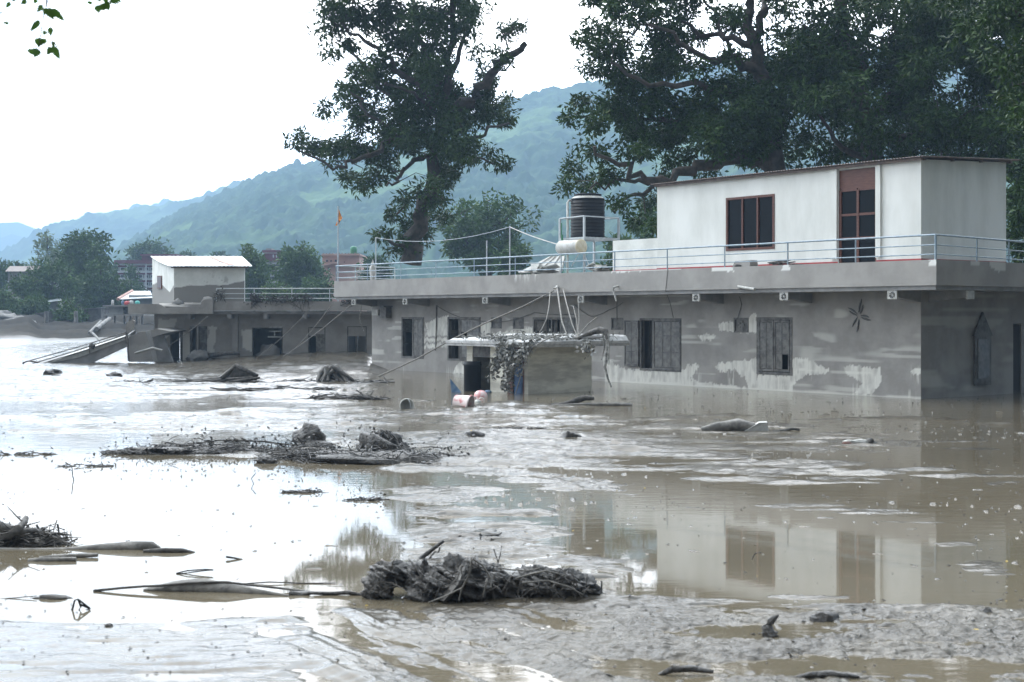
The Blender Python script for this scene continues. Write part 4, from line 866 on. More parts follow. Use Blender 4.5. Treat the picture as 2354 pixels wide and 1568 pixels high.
# room on its roof
rc = at(400, 0, YL+.5); ra = R(24); Mr = Matrix.Translation((rc.x, YL+.5, 0))@Matrix.Rotation(R(10), 4, 'Z')
def RL(px, py, Y): return P(px, py, Y)
YC = YL+.6; x0, x1 = lx(400, YC), lx(562, YC); dpt = 5.2; xbk = (350-CX)/F*(YC+dpt)
zb, zf = ztp-.3, lz(613.5, YC); zbk = CH-(593-HY)/F*(YC+dpt)
def mline(u, z):
    return u
rm_m = mat('room_paint', (.62, .64, .60), .8, (.74, .755, .72), 1.2, bump=.1, attr='pale', ac=(.235, .23, .215))
def paint_room(u, z):
    px = CX+F*u/YC; lim = np.interp(px, [400, 440, 500, 540, 563], [lz(662, YC), lz(655, YC), lz(657, YC), lz(650, YC), lz(646, YC)])+ns(u*1.5, z*0, 81)*.15
    v = smooth(.012, -.012, z-lim); cr_ = smooth(.70, .76, fbm(u*5, z*5, 4, 83))*smooth(.9, .0, z-lim)*.6
    return np.clip(v+cr_, 0, 1)
wall_sheet('room_wall', rm_m, lb, x0, x1, zb, zf, YC, [], .04, paint_room, depth=.15)
# its left wall runs back to the left
n_ = 90; m_ = 60; Vv = []; Pp = []
for j in range(m_):
    for i in range(n_):
        t_ = i/(n_-1); xx = x0-.003+(xbk-x0)*t_; yy = YC+.003+dpt*t_; zt_ = zf+(zbk-zf)*t_; zz2 = zb+(zt_-zb)*j/(m_-1); Vv.append((xx, yy, zz2))
        px = CX+F*xx/yy; lim = CH-(np.interp(px, [350, 365, 380, 390, 400], [655, 648, 662, 672, 655])-HY)/F*yy; Pp.append(1.0 if zz2 < lim+.03*float(ns(np.array([t_*9.]), np.array([0.]), 4)[0]) else 0.0)
id_ = np.arange(n_*m_).reshape(m_, n_); Qq = np.stack([id_[:-1, :-1], id_[1:, :-1], id_[1:, 1:], id_[:-1, 1:]], -1).reshape(-1, 4)
link('room_wall', quads_mesh('room_wall', np.array(Vv), Qq, rm_m, False, {'pale': np.array(Pp)}), lb)
t1, t2 = .52, .72; wv = []
fw = B()
for t_ in (t1, t2):
    for dz_ in ((634, 664) if t_ == t1 else (634, 664)): wv.append((x0+(xbk-x0)*t_+.0, YC+dpt*t_, CH-(dz_-HY)/F*(YC+dpt*t_)))
def offs(p, d): return (p[0]-d*.8, p[1]-d*.3, p[2])
nd = Vector((-(dpt), (xbk-x0), 0)).normalized()
if nd.y > 0: nd = -nd
fv = [Vector(wv[0]), Vector(wv[2]), Vector(wv[3]), Vector(wv[1])]
fw.add([v+nd*.05 for v in fv]+[v-nd*.05 for v in fv], [(0, 1, 2, 3), (7, 6, 5, 4), (0, 4, 5, 1), (1, 5, 6, 2), (2, 6, 7, 3), (3, 7, 4, 0)]); wfo = fw.build('window', M_['brown'], lb)
ctr = sum(fv, Vector())/4; fw = B(); fw.add([ctr+(v-ctr)*.8+nd*.055 for v in fv]+[ctr+(v-ctr)*.8-nd*.0 for v in fv], [(0, 1, 2, 3), (7, 6, 5, 4), (0, 4, 5, 1), (1, 5, 6, 2), (2, 6, 7, 3), (3, 7, 4, 0)]); fw.build('pane', mat('dusty_brown_pane', (.10, .07, .07), .4), wfo)
xrb = (546-CX)/F*(YC+dpt); B().add([(x1-.16, YC+.151, zb), (x1-.012, YC+.151, zb), (xrb, YC+dpt, zb), (xrb-.15, YC+dpt, zb), (x1-.16, YC+.151, zf-.01), (x1-.012, YC+.151, zf-.01), (xrb, YC+dpt, zbk), (xrb-.15, YC+dpt, zbk)], [(0, 3, 2, 1), (4, 5, 6, 7), (0, 1, 5, 4), (1, 2, 6, 5), (2, 3, 7, 6), (3, 0, 4, 7)]).build('room_wall', M_['white'], lb)
# tin roof with a rusty strip
def rpt(u, v, w=0): return Vector(((1-v)*(x0-.15+(x1+.45-x0+.15)*u)+v*(xbk-.15+(xrb+.35-xbk)*u), YC-.3+(dpt+.5)*v, (1-v)*(zf+.03)+v*(zbk+.1)+w-.05*math.sin(math.pi*v)*(1-u)))
def sheet(name, u0, u1, m, w):
    V_ = []; F_ = []; n = max(2, int(90*(u1-u0))); k = 6
    for i in range(n+1):
        for j in range(k+1): V_.append(rpt(u0+(u1-u0)*i/n, j/k, w+.012*math.sin(i*1.6)))
    F_ = [(i*(k+1)+j, (i+1)*(k+1)+j, (i+1)*(k+1)+j+1, i*(k+1)+j+1) for i in range(n) for j in range(k)]
    nn = len(V_); V2 = [v-Vector((0, 0, .02)) for v in V_]; F2 = [tuple(i+nn for i in f[::-1]) for f in F_]
    return B().add(V_+V2, F_+F2, True).build(name, m, lb)
for k in range(5): sheet('roof_sheet', k/5, (k+1)/5-.003, M_['tin'], .0+.006*(k % 2))
V_ = [rpt(.62, .9, .035), rpt(.68, .9, .035), rpt(.80, .05, .035), rpt(.72, .05, .035)]; B().add([V_[0], V_[3], V_[2], V_[1]]+[v-Vector((0, 0, .008)) for v in (V_[0], V_[3], V_[2], V_[1])], [(0, 1, 2, 3), (7, 6, 5, 4), (0, 4, 5, 1), (1, 5, 6, 2), (2, 6, 7, 3), (3, 7, 4, 0)]).build('rust_strip', M_['rust'], lb)
B().box((x0-.1, YC-.2, zf-.06), (x1+.2, YC-.003, zf+.0)).build('eave_board', M_['corr'], lb)
# its railing
rl2 = thing('annex_railing', 'pale three bar railing hung with mud soaked weeds on the lower building', 'railing', (lx(498), YL-.05, lz(693)))
zb_ = 0; wid = lx(862)-lx(498)
for i, py in enumerate((663.5, 675, 686)): B().tube([(0, 0, lz(py)-lz(693)), (wid, 0, lz(py)-lz(693))], (.025, .018, .018)[i], 8).build('bar', M_['lightrail'], rl2)
for k in range(5): B().tube([(wid*k/4.2, 0, 0), (wid*k/4.2, 0, lz(663.5)-lz(693))], .022, 8).build('post', M_['lightrail'], rl2)
def weeds(px, w, h_, lab, py=690):
    b = B(); c = Vector((0, 0, 0)); t_ = thing('weed_clump', lab, 'weeds', P(px, py, YL-.15), 0, 'weeds caught on the annex railing')
    for k in range(int(w*60)+14):
        p0 = Vector((rnd.uniform(-w, w), rnd.uniform(-.08, .08), rnd.uniform(-.05, .3))); b.tube([p0, p0+Vector((rnd.uniform(-.3, .3), 0, rnd.uniform(-.2, .1))), p0+Vector((rnd.uniform(-.3, .3), rnd.uniform(-.1, .1), -rnd.random()*h_))], [.02, .006], 4)
    leafbits(b, [Vector((-w, 0, .1)), Vector((0, 0, .15)), Vector((w, 0, .05))], int(w*160), .12, .12); b.build('stems', M_['clod'], t_, kind='stuff')
weeds(505, .14, .35, 'knot of dark weeds wrapped on the left end post of the annex railing', 680); weeds(590, .22, .5, 'left clump of dark weeds drooping from the annex railing'); weeds(620, .9, .12, 'long low drift of pale muddy twigs lying along the annex railing foot', 692)
weeds(690, .5, .55, 'largest clump of dark weeds hanging under the annex railing near its middle'); weeds(800, .22, .25, 'small weed clump near the right end of the annex roof', 697)
# slanting ropes in front of it
for a, b_, lab in ((P(845, 665, 62), P(640, 826, 67.4), 'upper of the long pale ropes crossing in front of the lower building'), (P(768, 692, 66), P(655, 822, 67.4), 'right pale rope slanting across the lower building doorway'), (P(725, 695, 67), P(585, 826, 67.4), 'left pale rope slanting across the square window of the lower building'), (P(478, 727, 68), G(310, 838), 'thin rope running from the annex parapet down to the collapsed slab')):
    pts = []
    for i in range(13): t_ = i/12; q = a.lerp(b_, t_); q.z -= .35*4*t_*(1-t_)*.5; pts.append(q)
    B().tube(pts, .017, 5).build('slanting_rope', M_['rope'], None, lab, 'rope', 'ropes in front of the lower building')
B().tube([P(832, 700, 64), P(826, 735, 64), P(836, 762, 64)], .02, 5).build('cable_end', M_['rope'], None, 'short loose cable hanging at the joint between the two buildings', 'cable')
# ------------------------------------------------------------------ collapsed slab with railing, broken block
YR_ = 67.0
rs = thing('fallen_slab', 'fallen concrete slab sloping into the mud with its bent railing still on', 'concrete slab', (0, 0, 0))
def rr_(px, py, Y=YR_): return P(px, py, Y)
q = [rr_(100, 842), rr_(190, 838), rr_(292, 790), rr_(292, 771)]
def plate(b, fr, th): n = len(fr); b.add(list(fr)+[v+Vector(th) for v in fr], [tuple(range(n)), tuple(range(2*n-1, n-1, -1))]+[(i, i+n, (i+1) % n+n, (i+1) % n) for i in range(n)]); return b
plate(B(), [rr_(60, 846), rr_(205, 838), rr_(293, 797), rr_(293, 772), rr_(210, 806)], (-.3, 2.6, .25)).build('slab', M_['soffit'], rs)
plate(B(), [rr_(100, 838, YR_-.05), rr_(180, 822, YR_-.05), rr_(294, 779, YR_-.05), rr_(294, 771, YR_-.05)], (-.2, 1.4, .12)).build('deck_edge', M_['plaque'], rs)
for i, (a, b_) in enumerate((((52, 834), (292, 763)), ((75, 836), (292, 768)), ((90, 838), (292, 773)))): B().tube([rr_(*a, YR_-.1), rr_((a[0]+b_[0])/2, (a[1]+b_[1])/2+1.5, YR_-.1), rr_(*b_, YR_-.1)], .025, 6).build('bar', M_['shutter'], rs)
for px, y0_, y1_ in ((290, 765, 790), (206, 790, 812)): B().tube([rr_(px, y0_, YR_-.1), rr_(px, y1_, YR_-.1)], .03, 6).build('post', M_['shutter'], rs)
B().rock(rr_(212, 796, YR_-.15), .14, .1, .12, 4, 1, .6).build('weed_knot', M_['clod'], rs)
B().tube([rr_(52, 834), rr_(66, 830), rr_(84, 832), rr_(95, 838)], [.04, .08, .05], 6, rough=.3).build('tangled_root', M_['clod'], rs)
bb = thing('broken_block', 'tilted broken concrete stair block between the fallen slab and the lower building', 'rubble', (0, 0, 0))
plate(B(), [rr_(296, 832), rr_(352, 832), rr_(345, 800), rr_(335, 762), rr_(318, 764), rr_(296, 776)], (.1, .5, .02)).build('panel', M_['mudflat'], bb)
plate(B(), [rr_(335, 762, 67.6), rr_(350, 775, 67.6), rr_(395, 762, 67.6), rr_(360, 756, 67.6)], (.2, 2.2, .05)).build('tread', M_['mudflat'], bb)
plate(B(), [rr_(350, 776, 67.9), rr_(362, 832, 67.9), rr_(398, 832, 67.9), rr_(375, 770, 67.9)], (.0, .25, 0)).build('cracked_wall', M_['soffit'], bb)
B().tube([rr_(296, 830, 66.8), rr_(294, 800, 66.8), rr_(292, 770, 66.8)], .05, 6).build('post', M_['shutter'], bb); B().tube([rr_(310, 812, 66.8), rr_(330, 806, 66.8), rr_(350, 800, 66.8), rr_(372, 806, 67)], .06, 6, rough=.2).build('bent_beam', M_['plaque'], bb)
plate(B(), [rr_(290, 772, 66.9), rr_(288, 752, 66.9), rr_(294, 740, 66.9), rr_(304, 735, 66.9), rr_(310, 738, 66.9), rr_(306, 755, 66.9)], (0, .18, 0)).build('leaning_shard', M_['mudflat'], bb)
B().rock(G(455, 836)+Vector((0, -.3, .25)), .45, .35, .3, 31, 2, .7).build('concrete_lump', M_['boulder'], None, 'pale concrete lump half sunk before the left doorway of the lower building', 'rubble')
B().tube([G(470, 834)+Vector((0, 0, .3)), P(520, 812, 68), P(550, 812, 68.5)], [.12, .09], 6, rough=.35).build('sunken_beam', M_['clod'], None, 'dark fallen beam lying under the broken windows of the lower building', 'beam')
# ------------------------------------------------------------------ trees
rg = np.random.default_rng(11)
def unit(n): v = rg.normal(size=(n, 3)); return v/np.linalg.norm(v, axis=1)[:, None]
def leaves(cent, rad, per, ll, lw, droop=.3, flat=.85):
    "leaf quads in clusters: cent (n,3), rad (n,), per leaves each; returns V, Q, tint"
    n = len(cent); N_ = n*per
    c = np.repeat(cent, per, 0); r = np.repeat(rad, per)[:, None]
    u = unit(N_)*(rg.random((N_, 1))**.45); u[:, 2] *= flat
    p = c+u*r
    d = unit(N_)*.7+u*.8; d[:, 2] -= droop; d /= np.linalg.norm(d, axis=1)[:, None]
    e = np.cross(d, unit(N_)); e /= np.linalg.norm(e, axis=1)[:, None]+1e-9
    L_ = (ll*rg.uniform(.6, 1.3, N_))[:, None]; w = (lw*rg.uniform(.7, 1.2, N_))[:, None]
    bend = np.cross(d, e)*L_*.12
    V = np.stack([p, p+d*L_*.45+e*w+bend, p+d*L_-bend, p+d*L_*.45-e*w+bend], 1).reshape(-1, 3)
    Q = np.arange(N_*4).reshape(-1, 4)
    ct = np.repeat(rg.random(n), per); t = np.clip(ct*.55+rg.random(N_)*.5, 0, 1)
    return V, Q, np.repeat(t, 4)
def puffpts(puffs, Y, dep, crad, dens=1.0, fxy=None):
    "clusters through ellipsoidal puffs given as picture ellipses at distance Y"
    C_ = []
    for q in puffs:
        x, y, rx, ry = q[:4]; yo = q[4] if len(q) > 4 else rnd.gauss(0, dep*.5)
        sc_ = (Y+yo)/F; Rx, Rz = rx*sc_, ry*sc_; Ry_ = min(max(Rx, .8)*.9, dep)
        n = max(3, int(dens*Rx*Ry_*Rz*4.19/(crad**3*4.19)*.55))
        d = unit(n)*(rg.random((n, 1))**(1/2.4)); ctr = np.array(P(x, y, Y+yo))
        C_.append(ctr+d*np.array([Rx, Ry_, Rz]))
    return np.vstack(C_)
def limbs(b, ls, Y, amp=.15):
    out_ = []
    for pts, r0, r1, dy in ls:
        n = len(pts); q = []
        for i in range(n-1):
            for k in range(3):
                t = k/3; x = pts[i][0]+(pts[i+1][0]-pts[i][0])*t; y = pts[i][1]+(pts[i+1][1]-pts[i][1])*t; s = (i+t)/(n-1)
                v = P(x, y, Y+dy*s); v += Vector((rnd.gauss(0, amp), rnd.gauss(0, amp), rnd.gauss(0, amp)))*(1 if i+k else 0); q.append(v)
        q.append(P(pts[-1][0], pts[-1][1], Y+dy)); rr = [(r0+(r1-r0)*(i/(len(q)-1))**.75)*.78*Y/F for i in range(len(q))]
        b.tube(q, rr, 8, rough=.12); out_ += q[1:]
    return out_
def twigs(b, nodes, cents, frac, r, k=3):
    nd_ = np.array(nodes)
    for c in cents[rg.random(len(cents)) < frac]:
        d = np.linalg.norm(nd_-c, axis=1)+np.maximum(nd_[:, 2]-c[2], 0)*.6; a = nd_[d.argmin()]
        if d.min() > 7: continue
        m_ = (a+c)/2+rg.normal(size=3)*.12*d.min(); b.tube([a, m_, c], [r, r*.6, r*.3], k, cap=False)
def tree(name, label, cat, Y, puffs, ls, lm, crad=.5, per=60, ll=.2, lw=.04, dep=4, dens=1, tw=.5, twr=.03, group=None, droop=.3, amp=.12, kdrop=0, canopy=0):
    x0 = ls[0][0][0]; base = P(x0[0], x0[1], Y); o = thing(name, label, cat, (0, 0, 0), group=group)
    b = B(); nodes = limbs(b, ls, Y, amp); C_ = puffpts(puffs, Y, dep, crad, dens)
    if kdrop: C_ = C_[rg.random(len(C_)) > kdrop]
    if canopy:                                   # unseen leaf mass added right of the view to shade the right-hand walls
        g_ = []
        for k in range(34):
            c0_ = np.array([rnd.uniform(15.5, 34), rnd.uniform(26, 37), rnd.uniform(1.5, 13)])
            if c0_[0]/c0_[1] < .50: continue
            g_.append(c0_+unit(38)*(rg.random((38, 1))**.4)*np.array([2.6, 2.6, 2.2]))
        shade_clusters = np.vstack(g_)
    n0 = len(b.V); b.build('trunk', M_['bark'], o)
    if tw: tb_ = B(); twigs(tb_, nodes, C_, tw, twr); tb_.build('branches', M_['bark'], o, kind='stuff')
    rad = crad*rg.uniform(.6, 1.25, len(C_)); V, Q, t = leaves(C_, rad, per, ll, lw, droop)
    if canopy:
        V2, Q2, t2 = leaves(shade_clusters, np.full(len(shade_clusters), 1.0), 38, .7, .16, droop); Q = np.vstack([Q, Q2+len(V)]); V = np.vstack([V, V2]); t = np.concatenate([t, t2])
    link('crown', quads_mesh('crown', V, Q, LM[lm], False, {'tint': t}), o)
    return o, len(Q)
TOT = 0
z1 = lambda x, y: (588.5+.4042*x, .4042*y)
PF = [(230,790,50,40),(330,820,75,75),(430,870,95,60),(560,850,110,75),(480,1000,55,35),(620,1040,90,45),(720,980,80,45),(700,900,100,60),
(560,680,75,65),(470,500,55,45),(560,560,85,75),(640,640,90,80),(400,640,18,45),(430,60,85,75),(400,170,40,35),(420,300,45,28),(540,260,75,45),(520,120,95,90),(640,100,100,90),(580,400,80,45),
(640,480,90,70),(700,340,90,90),(760,200,100,90),(780,60,110,80),(900,120,100,110),(880,300,110,110),(800,480,110,100),(860,620,120,100),(780,760,120,90),(900,780,110,90),(1000,640,110,110),
(1000,480,110,110),(1050,320,95,110),(1050,150,100,110),(1180,80,95,80),(1260,50,70,55),(1200,200,65,65),(1255,290,55,40),(1100,560,110,100),(1130,700,120,100),(1080,830,110,100),(1180,830,100,75),
(1240,640,100,80),(1340,640,100,65),(1420,600,48,50),(1430,690,42,28),(1290,520,80,60),(1300,420,60,65),(1390,320,60,60),(1450,190,50,50),(1480,140,28,22),(1330,880,65,40),(1390,930,38,24),(1200,930,70,35),
(1130,990,45,28),(1080,960,50,65),(1070,1080,38,70),(900,1080,60,38),(830,1150,40,45),(790,1220,50,30),(870,1270,30,30),(1040,1150,50,45),(1060,1230,28,20),(720,1330,36,30),(780,1380,60,42),(860,1330,75,42),
(960,1320,60,35),(900,1420,60,35),(520,-80,150,90),(760,-140,180,110),(1000,-140,180,120),(1180,-80,120,80),(1060,60,80,80),(960,400,80,90),(985,1150,50,60),(940,1240,50,50),(1000,1050,45,50),(920,1360,60,60),(1030,960,50,50)]
PF = [(*z1(x, y), rx*.4042, ry*.4042) for x, y, rx, ry in PF]
LS = [([(880,1500),(915,1300),(975,1100),(1010,900),(1060,700),(1090,500),(1100,300),(1110,100),(1120,-140)], 30, 7, 0),
 ([(1010,900),(900,910),(850,970),(780,1040),(740,1060)], 9, 3, -2), ([(990,780),(830,760),(700,860),(560,900),(520,940),(430,940),(300,890),(215,790)], 11, 2, -3),
 ([(1030,600),(850,430),(720,310),(620,230),(480,170),(420,90)], 12, 3, -1), ([(1040,480),(940,270),(900,60),(890,-120)], 12, 5, 2), ([(1120,640),(1250,540),(1340,440),(1390,360),(1470,300),(1535,245)], 20, 9, -1),
 ([(1100,830),(1240,790),(1320,730),(1440,700)], 9, 3, -2), ([(1090,900),(1260,905),(1390,935)], 7, 2, 2), ([(860,640),(700,500),(600,340),(450,240)], 9, 3, 3), ([(1110,420),(1200,200),(1250,40)], 9, 4, 2),
 ([(960,1130),(880,1130),(800,1220)], 7, 3, -1), ([(900,1420),(780,1370),(700,1320)], 7, 3, -1), ([(800,740),(640,640),(540,520),(450,480)], 7, 2, 1), ([(1400,350),(1430,260),(1460,150)], 5, 2, 0), ([(1340,440),(1420,400),(1470,330)], 4, 2, 0),([(1060,700),(960,560),(860,520),(740,470)], 7, 3, -2)]
LS = [([z1(*p) for p in a], b, c, d) for a, b, c, d in LS]
_, n = tree('broadleaf_tree', 'tall ivy wrapped tree with leaning trunk rising behind the middle of the house', 'tree', 74, PF, LS, 'mango', .50, 52, .34, .055, 3.4, 6.0, .12, .035); TOT += n
z2 = lambda x, y: (1222.3+.4808*x, .4808*y)
PA = [(450,40,100,90),(330,130,70,45),(250,200,40,26),(390,230,110,75),(300,330,75,50),(440,380,110,85),(240,480,65,40),(190,560,38,38),(300,600,85,50),(420,520,100,75),(560,460,120,90),(520,620,110,70),(300,720,75,42),
(220,790,60,35),(160,880,42,26),(260,880,60,32),(370,830,85,48),(500,740,85,50),(420,970,55,35),(500,1050,50,26),(560,960,42,42),(600,1080,42,38),(640,640,110,90),(700,760,85,45),(640,200,110,90),(600,80,90,70),(760,60,80,50),
(760,180,60,40),(600,320,110,80),(760,320,100,45),(760,540,140,110),(900,430,100,90),(880,660,130,90),(1000,720,120,60),(1020,560,130,110),(640,860,50,22),(850,820,60,22),(560,-70,140,80),(800,-80,160,80),(940,60,50,50),(1000,400,90,60),(1120,640,130,110),(960,260,60,40),(1080,470,110,80),(300,-40,90,60)]
LA = [([(1190,1300),(1160,900),(1120,600),(1090,400),(1070,250),(1040,120),(1060,-60)], 40, 12, 0), ([(1080,330),(960,280),(850,290),(700,200),(560,120)], 17, 4, -2), ([(1060,220),(920,180),(800,150),(640,60)], 13, 4, 1),
 ([(1150,800),(1000,760),(880,770),(760,810),(650,850),(590,865),(480,840),(420,780),(300,700)], 24, 5, -4), ([(590,865),(500,870),(380,870),(280,900)], 9, 3, -1), ([(600,880),(540,920),(420,960),(380,1000)], 8, 3, -1),
 ([(1090,480),(900,430),(700,420),(500,360),(380,300)], 15, 4, -2), ([(1100,560),(800,600),(560,560),(400,520),(250,560)], 13, 3, 1), ([(1060,200),(1110,60),(1180,-60)], 15, 8, 1), ([(560,120),(450,160),(330,130),(250,205)], 5, 2, 0), ([(1000,300),(900,130),(800,-40)], 9, 3, 2)]
PA = [(*z2(x, y), rx*.4808, ry*.4808) for x, y, rx, ry in PA]; LA = [([z2(*p) for p in a], b, c, d) for a, b, c, d in LA]
_, n = tree('broadleaf_tree', 'huge spreading dark tree behind the upstairs room, its branches reaching over the water tank', 'tree', 60, PA, LA, 'dense', .46, 54, .28, .05, 4.2, 6.5, .09, .03); TOT += n
PBn = []
PBn += [(*z2(x, y), 46, 32) for x, y in ((2050, 60), (2180, 120), (2250, 260), (2300, 420), (2330, 600), (2200, 500), (2150, 330), (2050, 240), (1980, 500), (1900, 120), (2330, 730), (2250, 760), (1450, 300), (1420, 520), (2100, 620))]
PBn += [(1860, 320, 50, 38), (1905, 350, 45, 30), (1820, 352, 45, 28), (1775, 372, 45, 18), (2010, 340, 50, 30), (2120, 330, 60, 32), (1650, 40, 35, 35), (1700, 130, 28, 22), (1740, 250, 50, 30), (1790, 20, 40, 30), (1850, 120, 50, 45), (1700, 60, 45, 30), (1780, 70, 40, 30)]
for k in range(96):
    x = rnd.uniform(1150, 2400); y = rnd.uniform(-120, 790)
    if 1190 < x < 1330 and y < 250 and rnd.random() < .3: continue
    PBn.append((*z2(x, y), rnd.uniform(80, 150)*.4808, rnd.uniform(60, 110)*.4808))
LBn = [([(1690,1300),(1660,900),(1600,600),(1560,350),(1500,150),(1460,-80)], 42, 16, 0), ([(1600,600),(1750,420),(1900,260),(2050,120)], 22, 6, 2), ([(1620,700),(1760,680),(1880,640),(2050,560)], 15, 5, -3), ([(1560,350),(1420,220),(1300,120)], 18, 5, 1), ([(1900,620),(1920,700),(1960,760)], 7, 3, 0), ([(1640,800),(1500,700),(1380,560)], 14, 4, -2)]
LBn = [([z2(*p) for p in a], b, c, d) for a, b, c, d in LBn]
_, n = tree('broadleaf_tree', 'massive dark tree right behind the upstairs room, filling the upper right', 'tree', 61, PBn, LBn, 'dense', .55, 54, .30, .055, 4.5, 5.2, .05, .035); TOT += n
PCn = [(2340, 40, 70, 60), (2300, 120, 60, 50), (2350, 180, 60, 60), (2240, 60, 60, 45), (2330, -40, 90, 50), (2370, 260, 60, 60), (2180, 0, 60, 35), (2440, 100, 100, 120), (2440, 260, 90, 90), (2500, 0, 120, 90), (2560, 180, 110, 120)]+[(2650+k*150, 60+(k*131) % 420-60, 150, 130, -3-k*1.6) for k in range(11)]  # appended row of puffs lies out of view, added to shade right-hand walls
_, n = tree('broadleaf_tree', 'nearest dark tree leaning in at the top right corner with large hanging leaves', 'tree', 38, PCn, [([(2800,1100),(2720,600),(2600,250),(2480,80),(2330,20)], 50, 8, 0), ([(2600,250),(2450,220),(2330,200)], 14, 4, 0)], 'dense', .42, 50, .26, .04, 3.6, 3.2, .08, .03, canopy=1); TOT += n
PDn = [(2345+rnd.uniform(0, 330)**1.0, rnd.uniform(200, 800), rnd.uniform(45, 80), rnd.uniform(50, 90)) for k in range(30)]+[(2345, y, 40, 45) for y in range(380, 660, 50)]
_, n = tree('broadleaf_tree', 'dark leafy tree standing just beyond the right end of the upstairs room', 'tree', 54, PDn, [([(2480,900),(2460,600),(2440,200)], 30, 12, 0)], 'dense', .6, 50, .32, .06, 3, 5, .05, .04); TOT += n
# middle distance and far trees
def puffy(cx_, top, bot, w, n, seed):
    r_ = random.Random(seed); out_ = []
    for k in range(n):
        t = r_.random()**.8; y = top+(bot-top)*t; half = w/2*math.sqrt(max(.05, 1-(2*(t*.8+.15)-1)**2))
        out_.append((cx_+r_.uniform(-1, 1)*half*.75, y+8, w*r_.uniform(.11, .2), (bot-top)*r_.uniform(.09, .15)))
    return out_
def ftree(cx_, top, bot, w, Y, lm, lab, n=26, seed=1, ll=.5, per=34, crad=None, ground_=None, dens=.8, extra=()):
    dens *= 2.6
    global TOT
    g_ = bot+8 if ground_ is None else ground_
    ls = [([(cx_+4, g_), (cx_, (bot+top)/2), (cx_-3, top+15)], max(3, w*.035), 1.5, 0)]+[([(cx_, bot-(bot-top)*a), (cx_+s*w*.2, bot-(bot-top)*(a+.15)), (cx_+s*w*.36, bot-(bot-top)*(a+.3))], w*.02, 1, 0) for a, s in ((.15, -1), (.25, 1), (.45, -1), (.5, 1))]
    cr_ = crad or Y*.008
    o, n_ = tree('broadleaf_tree', lab, 'tree', Y, puffy(cx_, top+10, bot-4, w, n, seed)+list(extra), ls, lm, cr_, per, ll, ll*.22, w*Y/F*.3, dens, .25, Y*.0006, 'trees beyond the flooded houses', droop=.2); TOT += n_
ftree(1122, 448, 608, 205, 138, 'mid', 'broad olive green tree in the distance right of the ivy wrapped trunk', 46, 3, .55, 40, 1.0, 640, .9, [(1195, 505, 40, 34), (1080, 500, 45, 40), (1125, 470, 38, 30)])
ftree(1188, 560, 640, 90, 120, 'mid', 'low bush behind the railing left of the heater drum', 14, 4, .5, 40, .8, 640)
ftree(1500, 470, 610, 90, 110, 'mid', 'small green tree seen between the water tank and the upstairs room', 16, 5, .45, 40, .8, 640)
ftree(1420, 540, 640, 70, 100, 'bright', 'light green bush behind the tank stand', 14, 6, .4, 40, .7, 640)
ftree(195, 528, 700, 130, 190, 'mid', 'tallest dark green tree of the left bank, with a knobbly pointed top', 44, 7, .7, 40, 1.3, 728, .95, [(200, 545, 28, 14), (215, 575, 34, 16), (170, 570, 26, 16), (240, 600, 30, 18)])
ftree(112, 536, 690, 76, 205, 'pale', 'feathery pale green tree behind the tallest tree of the left bank', 22, 8, .6, 30, 1.2, 726, .55)
ftree(120, 600, 712, 120, 175, 'mid', 'wide olive tree in front of the grey house on the left bank', 30, 9, .6, 40, 1.1, 735)
ftree(235, 600, 715, 95, 180, 'mid', 'dark rounded tree at the right end of the left bank clump', 26, 10, .6, 40, 1.1, 735)
ftree(45, 588, 700, 62, 210, 'mid', 'dark domed tree at the far left behind the grey house', 20, 11, .6, 36, 1.2, 728)
ftree(0, 594, 700, 70, 215, 'mid', 'dark tree cut by the left edge of the picture', 20, 12, .6, 36, 1.2, 728)
ftree(12, 660, 716, 60, 165, 'bright', 'bright green bush near the left edge above the mud bank', 16, 13, .5, 40, .9, 730)
ftree(75, 672, 718, 70, 168, 'bright', 'fresh green bush beside the small dark shed', 16, 14, .5, 40, .9, 732)
ftree(165, 680, 735, 60, 150, 'mid', 'slim young tree growing before the stone retaining wall', 14, 15, .45, 36, .8, 752, .7)
ftree(62, 628, 712, 74, 172, 'bright', 'leafy green tree hiding the right half of the grey house', 20, 31, .5, 40, 1.0, 735)
ftree(285, 640, 705, 50, 185, 'bright', 'light green tree between the left bank clump and the red roofed house', 16, 32, .5, 40, 1.0, 725)
ftree(347, 547, 600, 98, 300, 'mid', 'umbrella shaped dark tree behind the maroon hall roof', 22, 16, .9, 36, 1.7, 640)
ftree(430, 569, 600, 26, 300, 'mid', 'small round tree top above the white tin roof', 8, 17, .8, 36, 1.4, 640)
ftree(505, 570, 605, 30, 290, 'mid', 'small bushy tree top right of the round one above the tin roof', 8, 18, .8, 36, 1.4, 640)
ftree(581, 563, 690, 74, 160, 'bright', 'light green tree right of the white tin roof', 34, 19, .55, 40, 1.0, 735)
ftree(690, 557, 690, 108, 165, 'bright', 'rounded bright green tree between the maroon block and the pink block', 46, 20, .55, 40, 1.0, 735, .95)
ftree(735, 630, 700, 60, 150, 'mid', 'low green tree at the foot of the pink block', 16, 21, .5, 40, .9, 735)
ftree(272, 590, 640, 34, 260, 'bright', 'small light green tree left of the maroon hall', 10, 22, .8, 36, 1.4, 700)
ftree(310, 600, 690, 40, 230, 'mid', 'dark slim tree in front of the maroon hall windows', 14, 23, .6, 36, 1.1, 720)
ftree(855, 575, 640, 60, 170, 'mid', 'dark green tree behind the left end of the roof railing', 14, 24, .6, 36, 1.1, 700)
ftree(640, 640, 700, 60, 130, 'bright', 'low light green bush behind the annex railing', 14, 25, .45, 36, .8, 735)
